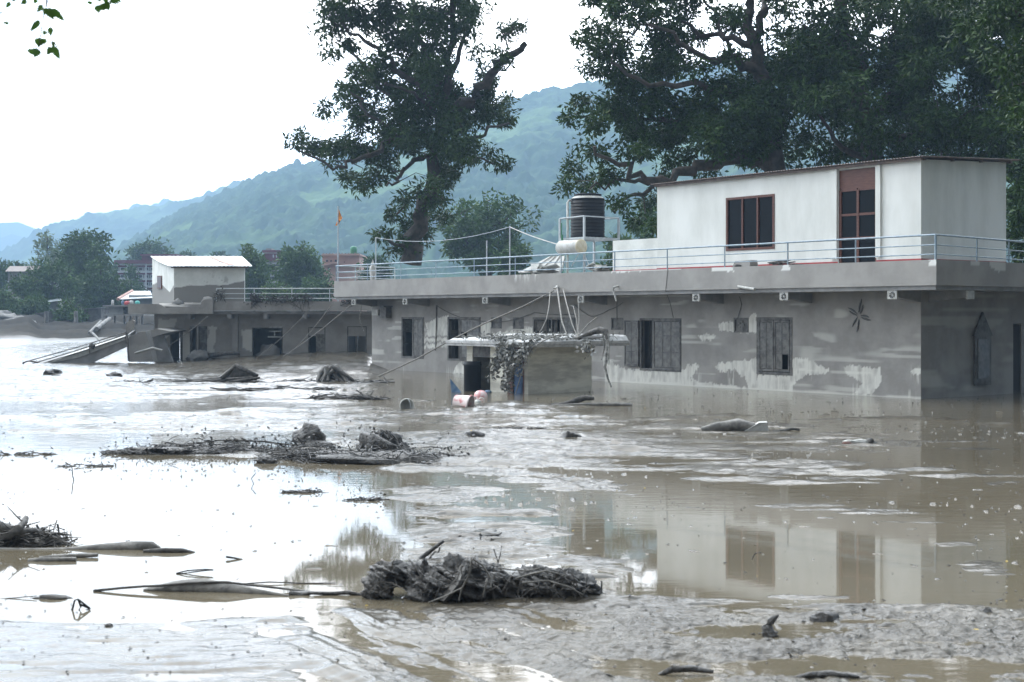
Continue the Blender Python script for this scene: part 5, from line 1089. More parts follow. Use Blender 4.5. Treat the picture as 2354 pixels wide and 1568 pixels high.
# ------------------------------------------------------------------ far buildings
def PXB(a, b, y0, y1, Y, d): return (lx(a, Y), Y, lz(y1, Y)), (lx(b, Y), Y+d, lz(y0, Y))
def fb_(par, name, m, a, b, y0, y1, Y, d=.3): return B().box(*PXB(a, b, y0, y1, Y, d)).build(name, M_[m], par)
def win(par, a, b, y0, y1, Y, m='fargl', fm='bandwhite'):
    f = fb_(par, 'window', fm, a, b, y0, y1, Y-.06, .05); i = (b-a)*.16; j = (y1-y0)*.14; fb_(f, 'pane', m, a+i, b-i, y0+j, y1-j, Y-.1, .035)
mh = thing('hall', 'long maroon hall with white floor bands behind the white tin roof', 'building', (0, 0, 0)); Y = 255
fb_(mh, 'wall', 'farwall', 272, 398, 604, 705, Y, 14); fb_(mh, 'roof_band', 'maroon', 262, 400, 598, 606, Y-1, 15); fb_(mh, 'upper_wall', 'maroon', 326, 402, 588, 598, Y+.5, 12); fb_(mh, 'upper_roof', 'maroon', 322, 405, 584, 588, Y-.5, 14)
for k, y in enumerate((606, 623, 640, 657, 674, 690)): fb_(mh, 'floor_band', 'bandwhite', 268, 399, y, y+4, Y-.6, .6)
for k, y in enumerate((614, 631, 648, 665)):
    fb_(mh, 'spandrel', 'maroon', 271, 399, y-4, y+0, Y-.3, .3)
    for x in range(276, 395, 14): win(mh, x, x+10, y+.5, y+8.5, Y)
for x in (292, 334, 366): fb_(mh, 'column', 'bandwhite', x, x+2.5, 604, 700, Y-.9, .3)
mb = thing('apartment_block', 'maroon and grey banded block between two green trees', 'building', (0, 0, 0)); Y = 235
fb_(mb, 'wall', 'farwall', 604, 660, 596, 720, Y, 12); fb_(mb, 'roof_band', 'maroon', 602, 664, 594, 600, Y-.8, 13); fb_(mb, 'tower', 'maroon', 606, 640, 583, 594, Y+.5, 6); fb_(mb, 'tower_roof', 'maroon', 602, 644, 575, 580, Y, 8); fb_(mb, 'tower_wall', 'bandwhite', 606, 640, 580, 583, Y+.4, 6)
fb_(mb, 'stair_cap', 'mudflat', 611, 624, 571, 575, Y+2, 3)
for k in range(7):
    y = 604+k*14; fb_(mb, 'floor_band', 'bandwhite', 603, 661, y, y+3, Y-.5, .5); fb_(mb, 'window_strip', 'fargl', 606, 658, y+5, y+11, Y-.1, .08)
for x in (629, 636): fb_(mb, 'arch_pane', 'bandwhite', x-2, x+1, 585, 592, Y+.35, .1)
pk = thing('pink_building', 'pink three storey block with small dark windows and ragged roof edge', 'building', (0, 0, 0)); Y = 205
fb_(pk, 'wall', 'pinkwall', 741, 826, 586, 715, Y, 11); fb_(pk, 'parapet', 'pinkwall', 739, 828, 583.5, 587.5, Y-.7, 12); fb_(pk, 'floor_band', 'pinkwall', 739, 827, 607, 610, Y-.7, .7)
for x, y0, y1, w in ((748, 597, 603, 7), (758.5, 597, 603, 5), (768.5, 596, 603, 7), (752, 614, 623, 7), (775, 614, 620, 4), (790, 601, 604, 3), (775, 645, 652, 5), (752, 636, 646, 7)): win(pk, x, x+w, y0, y1, Y, fm='pinkwall')
bc = fb_(pk, 'balcony', 'pinkwall', 757, 779, 603, 606, Y-1.2, 1.2)
for k in range(12): fb_(pk, 'roof_stub', 'boulder', 742+k*7.2, 745+k*7.2, 581.8-rnd.random()*1.2, 583.6, Y+.2, .3)
gt = thing('roof_tank', 'green tank on the roof of the pink block', 'water tank', P(813, 583.5, 209)); B().lathe([(0, 0), (.5, 0), (.5, .95), (.25, 1.1), (0, 1.12)], (0, 0, 0), 14).build('body', M_['green'], gt)
fl = thing('flagpole', 'tall thin pole with narrow orange pennant above the pink block', 'flagpole', P(777, 600, 110))
B().tube([(0, 0, -6), (0, 0, lz(474, 110)-lz(600, 110))], .055, 6).build('pole', M_['steel'], fl)
n = 9; V_ = []; 
for j in range(n):
    t = j/(n-1); w = [0.03, .1, .18, .26, .34, .42, .40, .28, .1][j]; zt_ = (lz(475, 110)-lz(600, 110))-t*1.42
    V_ += [(-.02, 0, zt_), (-.02+w*.85*(1 if j < 6 else .6), .06*math.sin(j*1.8), zt_-.03), (w*.2-.25*(t**2), -.05*math.cos(j*1.3), zt_-.05)]
F_ = [(3*j+a, 3*j+a+1, 3*j+a+4, 3*j+a+3) for j in range(n-1) for a in (0, 1)]+[(3*j+2, 3*j, 3*j+3, 3*j+5) for j in range(n-1)]
B().add(V_, F_, True).build('pennant', M_['flag'], fl)
gh = thing('old_house', 'weathered grey two storey house half hidden by the left bank trees', 'house', (0, 0, 0)); Y = 200
fb_(gh, 'wall', 'farwall', 18, 112, 622, 716, Y, 9)
B().add([P(12, 624, Y-1), P(118, 624, Y-1), P(118, 624, Y+10), P(12, 624, Y+10), P(22, 612, Y+3), P(108, 612, Y+3), P(108, 612, Y+7), P(22, 612, Y+7)], [(0, 1, 2, 3), (0, 4, 5, 1), (1, 5, 6, 2), (2, 6, 7, 3), (3, 7, 4, 0), (4, 7, 6, 5)]).build('roof', M_['corr'], gh)
for x, y in ((23, 630), (34, 630), (23, 652), (34, 652), (90, 645), (100, 645), (60, 650), (72, 650)): win(gh, x, x+5, y, y+9, Y)
fb_(gh, 'floor_band', 'bandwhite', 17, 113, 646, 648, Y-.5, .5)
sd_ = thing('shed', 'low dark red shed with green roof at the top of the mud bank', 'shed', (0, 0, 0)); Y = 170
fb_(sd_, 'wall', 'maroon', 45, 74, 693, 716, Y, 5); B().add([P(40, 692, Y-1), P(80, 692, Y-1), P(78, 685, Y+4), P(44, 685, Y+4), P(40, 693, Y-1), P(80, 693, Y-1), P(78, 686, Y+4), P(44, 686, Y+4)], [(0, 1, 2, 3), (7, 6, 5, 4), (0, 4, 5, 1), (1, 5, 6, 2), (2, 6, 7, 3), (3, 7, 4, 0)]).build('roof', M_['green'], sd_); fb_(sd_, 'post', 'farwall', 66, 67.5, 694, 716, Y-.6, .3)
wr = thing('white_roofed_hut', 'small hut showing only its bright white sheet roof among the left trees', 'hut', (0, 0, 0)); Y = 172
fb_(wr, 'wall', 'farwall', 112, 138, 692, 716, Y, 4); B().add([P(108, 694, Y-1), P(142, 690, Y-1), P(138, 684, Y+3), P(112, 686, Y+3), P(108, 695, Y-1), P(142, 691, Y-1), P(138, 685, Y+3), P(112, 687, Y+3)], [(0, 1, 2, 3), (7, 6, 5, 4), (0, 4, 5, 1), (1, 5, 6, 2), (2, 6, 7, 3), (3, 7, 4, 0)]).build('roof', M_['tin'], wr)
st_ = thing('stilt_hut', 'grey box shaped hut on stilts at the edge of the mud bank', 'hut', (0, 0, 0)); Y = 138
fb_(st_, 'wall', 'farwall', 249, 284, 705, 722, Y, 4); fb_(st_, 'side_wall', 'stone', 284, 328, 704, 724, Y+.4, 4); fb_(st_, 'floor_slab', 'mudflat', 240, 330, 722, 726, Y-.5, 5); fb_(st_, 'roof_slab', 'mudflat', 236, 330, 701.5, 705, Y-.6, 5.4)
for x in (243, 262, 284, 298, 312, 325): fb_(st_, 'stilt', 'stone', x, x+2.2, 726, 752, Y, .25)
win(st_, 283, 287, 707, 714, Y, fm='shutter'); fb_(st_, 'railing', 'stone', 238, 249, 712, 713, Y-.3, .1); fb_(st_, 'railing', 'stone', 238, 249, 717, 718, Y-.3, .1)
def onroof(px, w, h_, m, nm, lab, cat):
    o = B().lathe([(0, 0), (w, 0), (w*1.04, h_*.5), (w*.9, h_*.85), (w*.4, h_), (0, h_)], (0, 0, 0), 12).build(nm, M_[m], None, lab, cat); o.location = P(px, 701.4, Y+1)
onroof(316, .24, .42, 'teal', 'tank', 'teal round tank on the roof of the stilt hut', 'tank'); onroof(293, .3, .4, 'orange', 'drum', 'faded red drum on the roof of the stilt hut', 'drum'); onroof(259, .13, .5, 'drum', 'sack', 'pale upright sack at the left end of the stilt hut roof', 'sack'); onroof(302, .2, .45, 'drum', 'sack', 'pale sack between the red drum and the teal tank', 'sack'); onroof(282, .12, .45, 'bluecloth', 'sack', 'thin blue grey bundle left of the red drum', 'bundle')
rh = thing('red_roofed_house', 'little white house with a red edged roof below the maroon hall', 'house', (0, 0, 0)); Y = 175
fb_(rh, 'wall', 'farwall', 296, 350, 678, 700, Y, 5); B().add([P(270, 688, Y-1), P(352, 684, Y-1), P(345, 669, Y+5), P(305, 669, Y+5), P(270, 689.5, Y-1), P(352, 685.5, Y-1), P(345, 670.5, Y+5), P(305, 670.5, Y+5)], [(0, 1, 2, 3), (7, 6, 5, 4), (0, 4, 5, 1), (1, 5, 6, 2), (2, 6, 7, 3), (3, 7, 4, 0)]).build('roof', M_['tin'], rh)
B().tube([P(271, 688, Y-1.1), P(304, 669, Y+4.9)], .22, 5).build('roof_edge', M_['rust'], rh); win(rh, 306, 311, 689, 695, Y); fb_(rh, 'lower_wall', 'maroon', 298, 340, 700, 712, Y+1, 4)
rt = thing('retaining_wall', 'long dark stone retaining wall along the top of the mud bank', 'wall', (0, 0, 0))
V_ = [P(84, 722, 150), P(232, 708, 150), P(232, 740, 150), P(150, 752, 150), P(100, 730, 150)]; plate(B(), V_[::-1], (0, 4, 0)).build('wall', M_['stone'], rt); plate(B(), [P(80, 722, 149.8), P(233, 708, 149.8), P(233, 706.5, 149.8), P(80, 720, 149.8)], (0, 5, 0)).build('coping', M_['boulder'], rt)
for px, lab in ((107, 'left bare muddy trunk standing before the retaining wall'), (175, 'pale slim muddy trunk before the middle of the retaining wall')):
    B().tube([P(px-2, 752, 146), P(px, 735, 146), P(px-1, 715, 146)], [.28, .2], 7, rough=.2).build('bare_trunk', M_['boulder'], None, lab, 'tree trunk')
for i, (px, py, r_) in enumerate(((15, 738, 1.3), (35, 744, .9), (28, 756, .8), (8, 758, 1.1), (50, 738, .8), (62, 752, .6), (20, 770, .7), (5, 726, 1.0), (70, 742, .5), (44, 762, .5))):
    Yb = 125+((780-py)*.5); o = B().rock((0, 0, 0), r_, r_, r_*.6, 40+i, 1, .5).build('boulder', M_['boulder'], None, 'mud coated boulder on the far left bank, '+('behind the shed foot', 'broad and flat under the shed', 'low in the middle of the heap', 'large at the left edge', 'small at the top right of the heap', 'lowest at the right of the heap', 'lowest of all near the water', 'highest at the left edge', 'smallest at the right end', 'low between the two lowest ones')[i], 'boulder', 'boulders on the far left bank'); o.location = P(px, py, Yb)
for pts, r_, lab in (([P(232, 738, 135), P(218, 752, 125), P(205, 765, 118)], .12, 'pale pole sliding down the far mud bank from the stilt hut'), ([P(252, 733, 130), P(235, 745, 125), P(222, 756, 122)], .2, 'dark beam sliding down the bank beside the stilt hut'), ([P(212, 765, 112), P(225, 778, 108), P(235, 792, 104)], .09, 'thin curved pipe lying on the far mud bank')):
    B().tube(pts, r_, 6).build('pole', M_['boulder'], None, lab, 'pole')
print('LEAVES', TOT, 'TRIS', sum(sum(len(q.vertices)-2 for q in m.polygons) if len(m.polygons) < 3000 else 2*len(m.polygons) for m in bpy.data.meshes))
# ------------------------------------------------------------------ driftwood, clods and other debris on the flood
def sticks(b, n, w, d, h_, r=(.004, .011), ln=(.1, .4), flat=.16, lf=0, ls_=.07):
    n = int(n*1.6); big = ln[1] > .85
    if big: r = (.008, .026); ln = (ln[0]*.6, ln[1]*.6)
    for k in range(n):
        t = rnd.uniform(-1, 1); c = Vector((t*w, rnd.uniform(-d, d), abs(rnd.gauss(0, .5))*h_*(1-.6*abs(t)))); L0 = rnd.uniform(*ln)
        dr_ = Vector((rnd.gauss(0, 1), rnd.gauss(0, .6), rnd.gauss(0, flat))).normalized()*L0/2; r_ = rnd.uniform(*r)
        mid = Vector((rnd.gauss(0, .06), rnd.gauss(0, .06), rnd.gauss(0, .05)))*L0
        b.tube([c-dr_, c+mid, c+dr_], [r_, r_*.8, r_*.4], 4, rough=.3, cap=False)
    if lf: leafbits(b, [Vector((-w, 0, .02)), Vector((0, 0, h_*.6)), Vector((w, 0, .02))], lf, ls_, d*.6)
def pile(px, py, w, d, h_, n, m, lab, nm='driftwood_pile', cat='driftwood', planks=0, group=None, **k):
    t_ = thing(nm, lab, cat, G(px, py), rnd.uniform(-.1, .1), group); b = B(); sticks(b, n, w, d, h_, **k); b.build('twigs', M_[m], t_, kind='stuff')
    bb_ = B().rock((0, 0, -.02), w*.95, d*1.0, h_*.7, int(px), 2, .6); bb_.build('mud', M_['clod'], t_)
    return t_
# slanting boards of a collapsed thatch
t_ = thing('wreckage_heap', 'pointed heap of dark boards with a long tail of flat planks in the mud', 'wreckage', G(545, 880))
M0 = M_['wood']; Yp = G(545, 880).y; q0 = G(545, 880)
def rel(px, py, dy=0): return P(px, py, Yp+dy)-q0
plate(B(), [rel(505, 878), rel(548, 872), rel(590, 866), rel(543, 840)], (0, .5, -.1)).build('board', M0, t_)
for a, b_, r_ in (((505, 872), (540, 842), .09), ((543, 840), (592, 864), .08), ((320, 886), (580, 868), .07), ((360, 884), (560, 872), .1), ((400, 880), (520, 868), .08), ((430, 884), (590, 872), .06), ((340, 886), (470, 882), .09), ((520, 880), (598, 868), .07)):
    B().tube([rel(*a, rnd.uniform(-.6, .4)), rel((a[0]+b_[0])/2, (a[1]+b_[1])/2+1, rnd.uniform(-.6, .4)), rel(*b_, rnd.uniform(-.6, .4))], [r_, r_*.7], 5, rough=.25).build('plank', M0, t_)
b = B(); sticks(b, 110, 2.6, .5, .12, ln=(.3, 1.2)); o = b.build('twigs', M_['wood'], t_, kind='stuff'); o.location = rel(440, 882)
t_ = thing('wreckage_heap', 'tent like heap of muddy roots and boards nearest the left corner of the house', 'wreckage', G(765, 880)); q0 = G(765, 880); Yp = q0.y
for i in range(26):
    tp = rel(762+rnd.uniform(-18, 16), 842+abs(rnd.gauss(0, 4)), rnd.uniform(-.3, .5)); ft = rel(rnd.choice((rnd.uniform(725, 760), rnd.uniform(770, 822))), 880+rnd.uniform(-4, 1), rnd.uniform(-.8, .5)); r_ = rnd.uniform(.04, .1)
    B().tube([tp, tp.lerp(ft, .5)+Vector((0, 0, rnd.uniform(-.1, .08))), ft], [r_, r_, r_*.6], 5, rough=.25).build('root', M_['wood'] if i % 3 else M_['paletimber'], t_)
b = B(); sticks(b, 130, 1.9, .5, .14, ln=(.3, 1.)); b.build('twigs', M_['clod'], t_, kind='stuff'); B().rock((0, .3, .0), .6, .4, .25, 3, 2, .6).build('mud', M_['clod'], t_)
pile(645, 899, 1.9, .35, .14, 70, 'wood', 'low dark raft of flat sticks between the wreckage heaps and the twig line', ln=(.5, 1.8), flat=.05)
pile(800, 918, 1.1, .3, .16, 60, 'wood', 'low pile of dark twigs left of the white can', ln=(.3, .9))
pile(335, 886, .5, .15, .06, 20, 'wood', 'thin scatter of sticks at the left tip of the plank tail', ln=(.2, .6))
# the long twig line in the middle
for i, (px, py, w, d, h_, n, lab) in enumerate(((390, 1042, 1.1, .28, .14, 190, 'left end of the long matted twig line, low and dark'), (470, 1038, .9, .22, .14, 150, 'second stretch of the matted twig line, under the low ribs'), (560, 1040, .9, .22, .12, 150, 'rib like stretch of thin bent twigs in the middle of the twig line'),
     (650, 1040, .9, .2, .08, 110, 'thin low stretch of the twig line left of the round stump'), (740, 1052, 1.0, .4, .16, 220, 'matted twigs around the foot of the round stump'), (860, 1060, 1.2, .45, .2, 320, 'broad mat of twigs in front of the pointed twig mound'), (970, 1056, .7, .25, .08, 110, 'thin right tail of the long twig line'))):
    pile(px, py, w, d, h_, n, 'clod', lab, 'twig_mat', 'twigs', group='matted twig line across the pool', lf=150)
t_ = thing('rib_twigs', 'fan of thin curved twigs standing up like ribs over the twig line', 'twigs', G(560, 1034)); b = B()
for k in range(34):
    x = rnd.uniform(-1.0, 1.15); hh_ = rnd.uniform(.08, .26); b.tube([(x, rnd.uniform(-.1, .1), 0), (x+rnd.uniform(-.06, .03), 0, hh_*.6), (x-rnd.uniform(.05, .18), 0, hh_)], [.014, .006], 4)
b.tube([(-1.0, 0, .08), (-.4, 0, .17), (.3, 0, .15), (1.1, 0, .05)], .015, 5); b.build('twig', M_['clod'], t_, kind='stuff')
st_ = thing('stump', 'round dark mud caked stump standing on the twig line', 'stump', G(710, 1030)+Vector((0, 0, .08))); B().rock((0, 0, .06), .27, .25, .26, 21, 2, .3).build('body', M_['clod'], st_); B().rock((.1, -.1, -.05), .42, .3, .12, 22, 1, .4).build('mud', M_['clod'], st_)
t_ = thing('twig_mound', 'pointed mound of dark twigs and mud right of the round stump', 'twigs', G(880, 1040)); B().rock((0, 0, .05), .42, .3, .28, 25, 2, .5).build('mud', M_['clod'], t_); b = B()
for k in range(60):
    a = rnd.uniform(0, 6.28); p0 = Vector((math.cos(a)*.55*rnd.random(), math.sin(a)*.3, .0)); tp = Vector((rnd.gauss(0, .08), rnd.gauss(0, .08), .28+rnd.random()*.12)); b.tube([p0, p0.lerp(tp, .5)+Vector((0, 0, .05)), tp], [.022, .01], 4, rough=.2)
b.build('twigs', M_['clod'], t_, kind='stuff')
B().rock((0, 0, .02), .5, .2, .09, 29, 1, .4).build('mud_hump', M_['boulder'], None, 'pale smooth mud hump on the left part of the twig line', 'mud').location = G(408, 1030)
# big clod in the foreground
Yc_ = G(1100, 1375).y
cl = thing('earth_clod', 'large craggy root and earth clod lying in the foreground water', 'earth clod', G(1110, 1372)); q0 = G(1110, 1372); Yp = q0.y
def cr(name, px, py, rx, ry, rz, seed, amp=.35, m='clod', n=4, rot=0): return B().rock(rel(px, py, rnd.uniform(-.05, .1)), rx, ry, rz, seed, n+2, amp+.02, Matrix.Rotation(rot, 4, 'Y'), fr=2.9).build(name, M_[m], cl)
sc_ = Yp/F
for nm, px, py, rx, rz, rot, sd__ in (('lump', 905, 1320, 52, 26, .1, 1), ('lump', 868, 1350, 32, 30, 0, 2), ('lump', 872, 1318, 18, 20, 0, 12), ('lump', 975, 1335, 52, 34, .45, 3), ('lump', 1000, 1356, 58, 34, .1, 5), ('crest', 1078, 1335, 74, 50, -.05, 4), ('crest', 1130, 1350, 64, 36, .3, 6), ('root_mass', 1245, 1340, 60, 30, .05, 7), ('root_mass', 1310, 1343, 58, 30, .25, 8), ('root_mass', 1350, 1358, 32, 16, .2, 9)):
    cr(nm, px, py, rx*sc_, rx*sc_*.8, rz*sc_*1.05, sd__, .42, rot=rot)
plate(B(), [rel(1008, 1378, -.25), rel(1075, 1290, -.12), rel(1080, 1294, -.12), rel(1052, 1345, -.32), rel(1020, 1382, -.3)], (.02, .05, -.02)).build('bark_flap', M_['wood'], cl)
for pts, r_ in (([(1085, 1282), (1080, 1320), (1062, 1352), (1055, 1380)], .011), ([(1062, 1352), (1020, 1372), (985, 1385)], .008), ([(1120, 1330), (1115, 1352), (1110, 1372)], .009), ([(1086, 1284), (1110, 1300), (1130, 1330), (1128, 1350)], .010), ([(1145, 1306), (1180, 1310), (1215, 1312), (1240, 1306)], .007), ([(1185, 1330), (1225, 1318), (1255, 1312), (1300, 1322)], .008), ([(1060, 1300), (1050, 1330), (1030, 1350)], .007), ([(1200, 1340), (1260, 1335), (1310, 1350), (1340, 1368)], .009)):
    B().tube([rel(x, y, -.42+.1*rnd.random()) for x, y in pts], [r_, r_*.6], 5, rough=.2).build('root', M_['paletimber'], cl)
b = B()
for k in range(110):
    px = rnd.uniform(860, 1370); py = np.interp(px, [860, 905, 960, 1010, 1080, 1150, 1200, 1260, 1330, 1380], [1330, 1302, 1325, 1318, 1290, 1322, 1330, 1315, 1320, 1362])+rnd.uniform(2, 45)
    p0 = rel(px, min(py, 1378), -.22-.12*rnd.random()); d = Vector((rnd.gauss(0, .05), rnd.gauss(0, .02), rnd.gauss(0, .04))); b.tube([p0, p0+d, p0+d*1.8+Vector((0, 0, -.02))], [.006, .003], 3, cap=False)
b.build('rootlets', M_['wood'], cl, kind='stuff')
def twig(pts, r_, lab, m='clod', nm='twig', cat='twig', Y=None, group=None, rough=.2, z0=None):
    Y_ = Y or G(pts[0][0], max(p[1] for p in pts)).y
    V = [P(x, y, Y_) for x, y in pts]
    return B().tube(V, r_, 6, rough=rough).build(nm, M_[m], None, lab, cat, group)
twig([(965, 1285), (985, 1270), (1005, 1255), (1020, 1243)], [.022, .02], 'short dark broken branch sticking up behind the clod', 'clod', 'branch', 'branch')
twig([(985, 1286), (1000, 1268), (1008, 1270), (1012, 1258)], .008, 'small rootlet hanging under the short broken branch')
twig([(1148, 1302), (1140, 1278), (1135, 1262)], .006, 'bare forked twig standing behind the middle of the clod')
twig([(1143, 1300), (1150, 1275), (1153, 1255)], .005, 'second bare twig beside the forked one behind the clod')
twig([(1385, 1370), (1383, 1352), (1383, 1335)], .006, 'thin upright twig at the right tip of the clod')
twig([(1296, 1390), (1296, 1372)], .006, 'tiny upright twig in the water before the clod')
twig([(835, 1368), (800, 1362), (760, 1364), (715, 1362), (690, 1368), (665, 1362)], [.02, .015, .018, .02, .028, .02], 'knotted dark root reaching left from the clod', 'clod', 'root', 'root', rough=.45)
twig([(720, 1362), (640, 1352), (575, 1345), (520, 1338), (430, 1340), (370, 1346), (330, 1348), (280, 1352), (215, 1358)], [.010, .008, .01, .02, .016, .02, .012], 'long thin bent branch lying across the still pool', 'wood', 'branch', 'branch', Y=12.1)
o = B(); pts = [P(330, 1357, 12.15), P(400, 1351, 12.15), P(470, 1350, 12.15), P(540, 1356, 12.1), P(610, 1364, 12.0), P(665, 1370, 11.9)]; o.tube(pts, [.014, .05, .065, .05, .03, .01], 8, rough=.25); o.build('sunken_log', M_['paletimber'], None, 'half sunken pale log under the long thin branch', 'log')
twig([(560, 1342), (620, 1338), (700, 1341), (770, 1340)], [.006, .005], 'hair thin straight twig floating above the root', 'wood', Y=12.45)
twig([(0, 1377), (40, 1374), (85, 1370)], [.005, .004], 'thin straw at the left edge of the pool', 'wood', Y=11.8)
B().rock((0, 0, 0), .15, .06, .028, 51, 2, .3).build('log_stub', M_['wood'], None, 'short rounded dark log stub floating near the left edge', 'log').location = G(122, 1375)
t_ = thing('bent_wire', 'small bent dark triangle of wire standing out of the still pool', 'wire', G(185, 1402)); Yp = G(185, 1402).y; q0 = G(185, 1402)
for pts in ([(166, 1402), (172, 1380), (180, 1378), (208, 1400)], [(180, 1378), (186, 1395), (182, 1402)], [(186, 1390), (208, 1400), (195, 1404)]): B().tube([rel(*p) for p in pts], .008, 5).build('strand', M_['black'], t_)
twig([(405, 1318), (430, 1312), (470, 1309), (490, 1310), (460, 1313), (425, 1318), (405, 1319)], .006, 'thin dark loop of twig lying flat on the still pool', 'black')
twig([(520, 1280), (545, 1284), (558, 1286)], [.012, .006], 'tiny dark stick left of centre on the white water', 'wood')
# logs on the left
def log(pts, r_, Y, lab, m='paletimber', rough=.18): return B().tube([P(x, y, Y) for x, y in pts], r_, 10, rough=rough).build('log', M_[m], None, lab, 'log', 'driftwood logs on the left')
log([(-60, 1262), (60, 1266), (150, 1266), (240, 1261), (300, 1258), (350, 1256), (368, 1262)], [.02, .03, .03, .05, .055, .055, .02], 14.3, 'long thick floating log on the left')
log([(330, 1268), (380, 1266), (420, 1268), (448, 1272)], [.02, .03, .03, .016], 14.1, 'thinner dark log end lying against the long log', 'wood')
log([(65, 1290), (110, 1288), (175, 1286)], [.025, .03, .02], 13.6, 'short pale stick parallel below the long log')
log([(90, 1282), (140, 1278), (190, 1277), (225, 1276)], [.012, .016, .02, .02], 13.8, 'thin crooked stick between the long log and the short pale stick')
t_ = thing('branch_pile', 'jumbled pile of broken branches at the left edge above the logs', 'branches', G(60, 1252)); q0 = G(60, 1252); Yp = q0.y
for pts, r_, m in (([(-30, 1200), (20, 1218), (60, 1235), (95, 1248)], .075, 'paletimber'), ([(20, 1232), (45, 1215), (56, 1202), (60, 1190)], .05, 'wood'), ([(0, 1240), (40, 1222), (80, 1220), (110, 1232)], .05, 'wood'), ([(60, 1248), (95, 1228), (130, 1226)], .03, 'wood'), ([(-20, 1250), (10, 1236), (20, 1228)], .03, 'paletimber')):
    B().tube([rel(*p, rnd.uniform(-.2, .2)) for p in pts], [r_, r_*.5], 7, rough=.25).build('branch', M_[m], t_)
B().rock((-.15, .1, .0), .42, .2, .14, 61, 2, .5).build('mud', M_['clod'], t_)
b = B(); sticks(b, 130, .42, .18, .22, r=(.004, .011), ln=(.1, .35), flat=.4); b.build('twigs', M_['wood'], t_, kind='stuff')
# right side driftwood
twig([(1265, 932), (1300, 928), (1325, 920), (1345, 914), (1366, 916)], [.035, .05, .09, .08, .05], 'dark bent driftwood log before the hut, raised at its right end', 'wood', 'driftwood', 'driftwood')
twig([(1235, 934), (1330, 930), (1420, 930), (1453, 933)], [.03, .045, .06, .07], 'long straight pale log floating right of the bent driftwood', 'paletimber', 'driftwood', 'driftwood', Y=37)
t_ = thing('driftwood', 'pale split trunk with a broken white end floating before the tall window', 'driftwood', G(1700, 990)); q0 = G(1700, 990); Yp = q0.y
B().tube([rel(1612, 988), rel(1650, 982), rel(1700, 978), rel(1735, 982)], [.05, .09, .14, .08], 9, rough=.25).build('trunk', M_['paletimber'], t_)
plate(B(), [rel(1708, 994, -.2), rel(1768, 994, -.1), rel(1764, 971, -.1), rel(1745, 972, -.15)], (.05, .35, 0)).build('broken_end', M_['plaque'], t_)
B().tube([rel(1775, 992), rel(1800, 990), rel(1822, 986), rel(1838, 988)], [.03, .02], 6, rough=.3).build('stick', M_['clod'], t_)
t_ = thing('driftwood', 'small pale bark chunk floating before the starfish shaped ornament', 'driftwood', G(1975, 1020)); B().rock((0, 0, .02), .26, .1, .07, 71, 2, .5).build('bark', M_['plaque'], t_); B().rock((.2, 0, .04), .08, .06, .06, 72, 1, .4).build('knot', M_['clod'], t_); B().rock((-.25, -.1, .0), .1, .05, .04, 73, 1, .4).build('chip', M_['brown'], t_)
t_ = thing('root_hook', 'hooked dark root sticking up from the mud at the bottom right', 'root', G(1770, 1462)); q0 = G(1770, 1462); Yp = q0.y
B().tube([rel(1768, 1460), rel(1764, 1440), rel(1770, 1428), rel(1780, 1420), rel(1790, 1414)], [.045, .035, .028, .02, .006], 8, rough=.3).build('hook', M_['clod'], t_); B().rock((0, 0, .01), .06, .05, .035, 75, 2, .4).build('foot', M_['clod'], t_)
twig([(1728, 1286), (1736, 1272), (1752, 1270)], [.006, .004], 'small crooked twig poking through the reflection of the upstairs window', 'clod')
B().rock((0, 0, .01), .10, .07, .05, 77, 2, .5).build('mud_lump', M_['clod'], None, 'rounded mud lump with a peak right of the hooked root', 'mud').location = G(1895, 1425)
B().rock((0, 0, .01), .06, .05, .035, 78, 1, .5).build('mud_lump', M_['clod'], None, 'small dark mud lump near the right edge', 'mud').location = G(2265, 1414)
twig([(1812, 1500), (1822, 1512)], .006, 'short dark stick at the bottom right below the hooked root', 'clod')
for pts, r_, lab in (([(1515, 1552), (1545, 1538), (1590, 1536), (1640, 1545)], .022, 'dark arched branch in the mud at the bottom edge'), ([(1822, 1560), (1860, 1552), (1910, 1550), (1975, 1556)], .024, 'long low dark branch cut by the bottom edge right of the arched one'), ([(1385, 1548), (1400, 1552), (1425, 1562)], .012, 'small dark stick left of the arched branch at the bottom edge')):
    twig(pts, [r_*.5, r_, r_, r_*.5], lab, 'clod', 'branch', 'branch', rough=.35)
for px, py, r_, lab in ((121, 862, .34, 'round dark boulder sitting in the far left mud flow'), (262, 868, .28, 'low flat dark boulder right of the round one in the mud flow'), (1092, 1006, .18, 'dark clod in the water right of the twig mound'), (1310, 1010, .2, 'small flat clod in the water below the hut'), (613, 1064, .16, 'little dark clod just below the twig line'), (250, 1440, .03, 'tiny dark clod on the white mud at the bottom left'), (1300, 1467, .04, 'dark crumb pair on the wet mud below the clod')):
    B().rock((0, 0, r_*.15), r_, r_*.8, r_*.55, int(px), 2, .4).build('clod', M_['clod'], None, lab, 'clod').location = G(px, py)
for px, py, w, lab in ((700, 1132, .25, 'small scatter of dark leaves on the pool below the twig line'), (845, 1150, .22, 'dark leaf scatter right of the first scatter'), (1132, 1240, .22, 'thin line of dark twigs on the mud above the clod'), (200, 1072, .4, 'straw like dark stick raft at the left above the still pool'), (60, 1045, .5, 'faint line of dark specks near the left edge'), (1200, 985, .5, 'thin dark twig raft in the middle water')):
    t_ = thing('twig_raft', lab, 'twigs', G(px, py)); b = B(); sticks(b, 26, w, .08, .03, r=(.004, .012), ln=(.06, .25), flat=.1, lf=16, ls_=.06); b.build('twigs', M_['clod'], t_, kind='stuff')
twig([(165, 1072), (167, 1095), (170, 1104)], .008, 'thin bent twig standing above the still pool at the left', 'black'); twig([(583, 1112), (578, 1100), (588, 1088)], .006, 'tiny forked twig standing in the pool below the twig line', 'black')
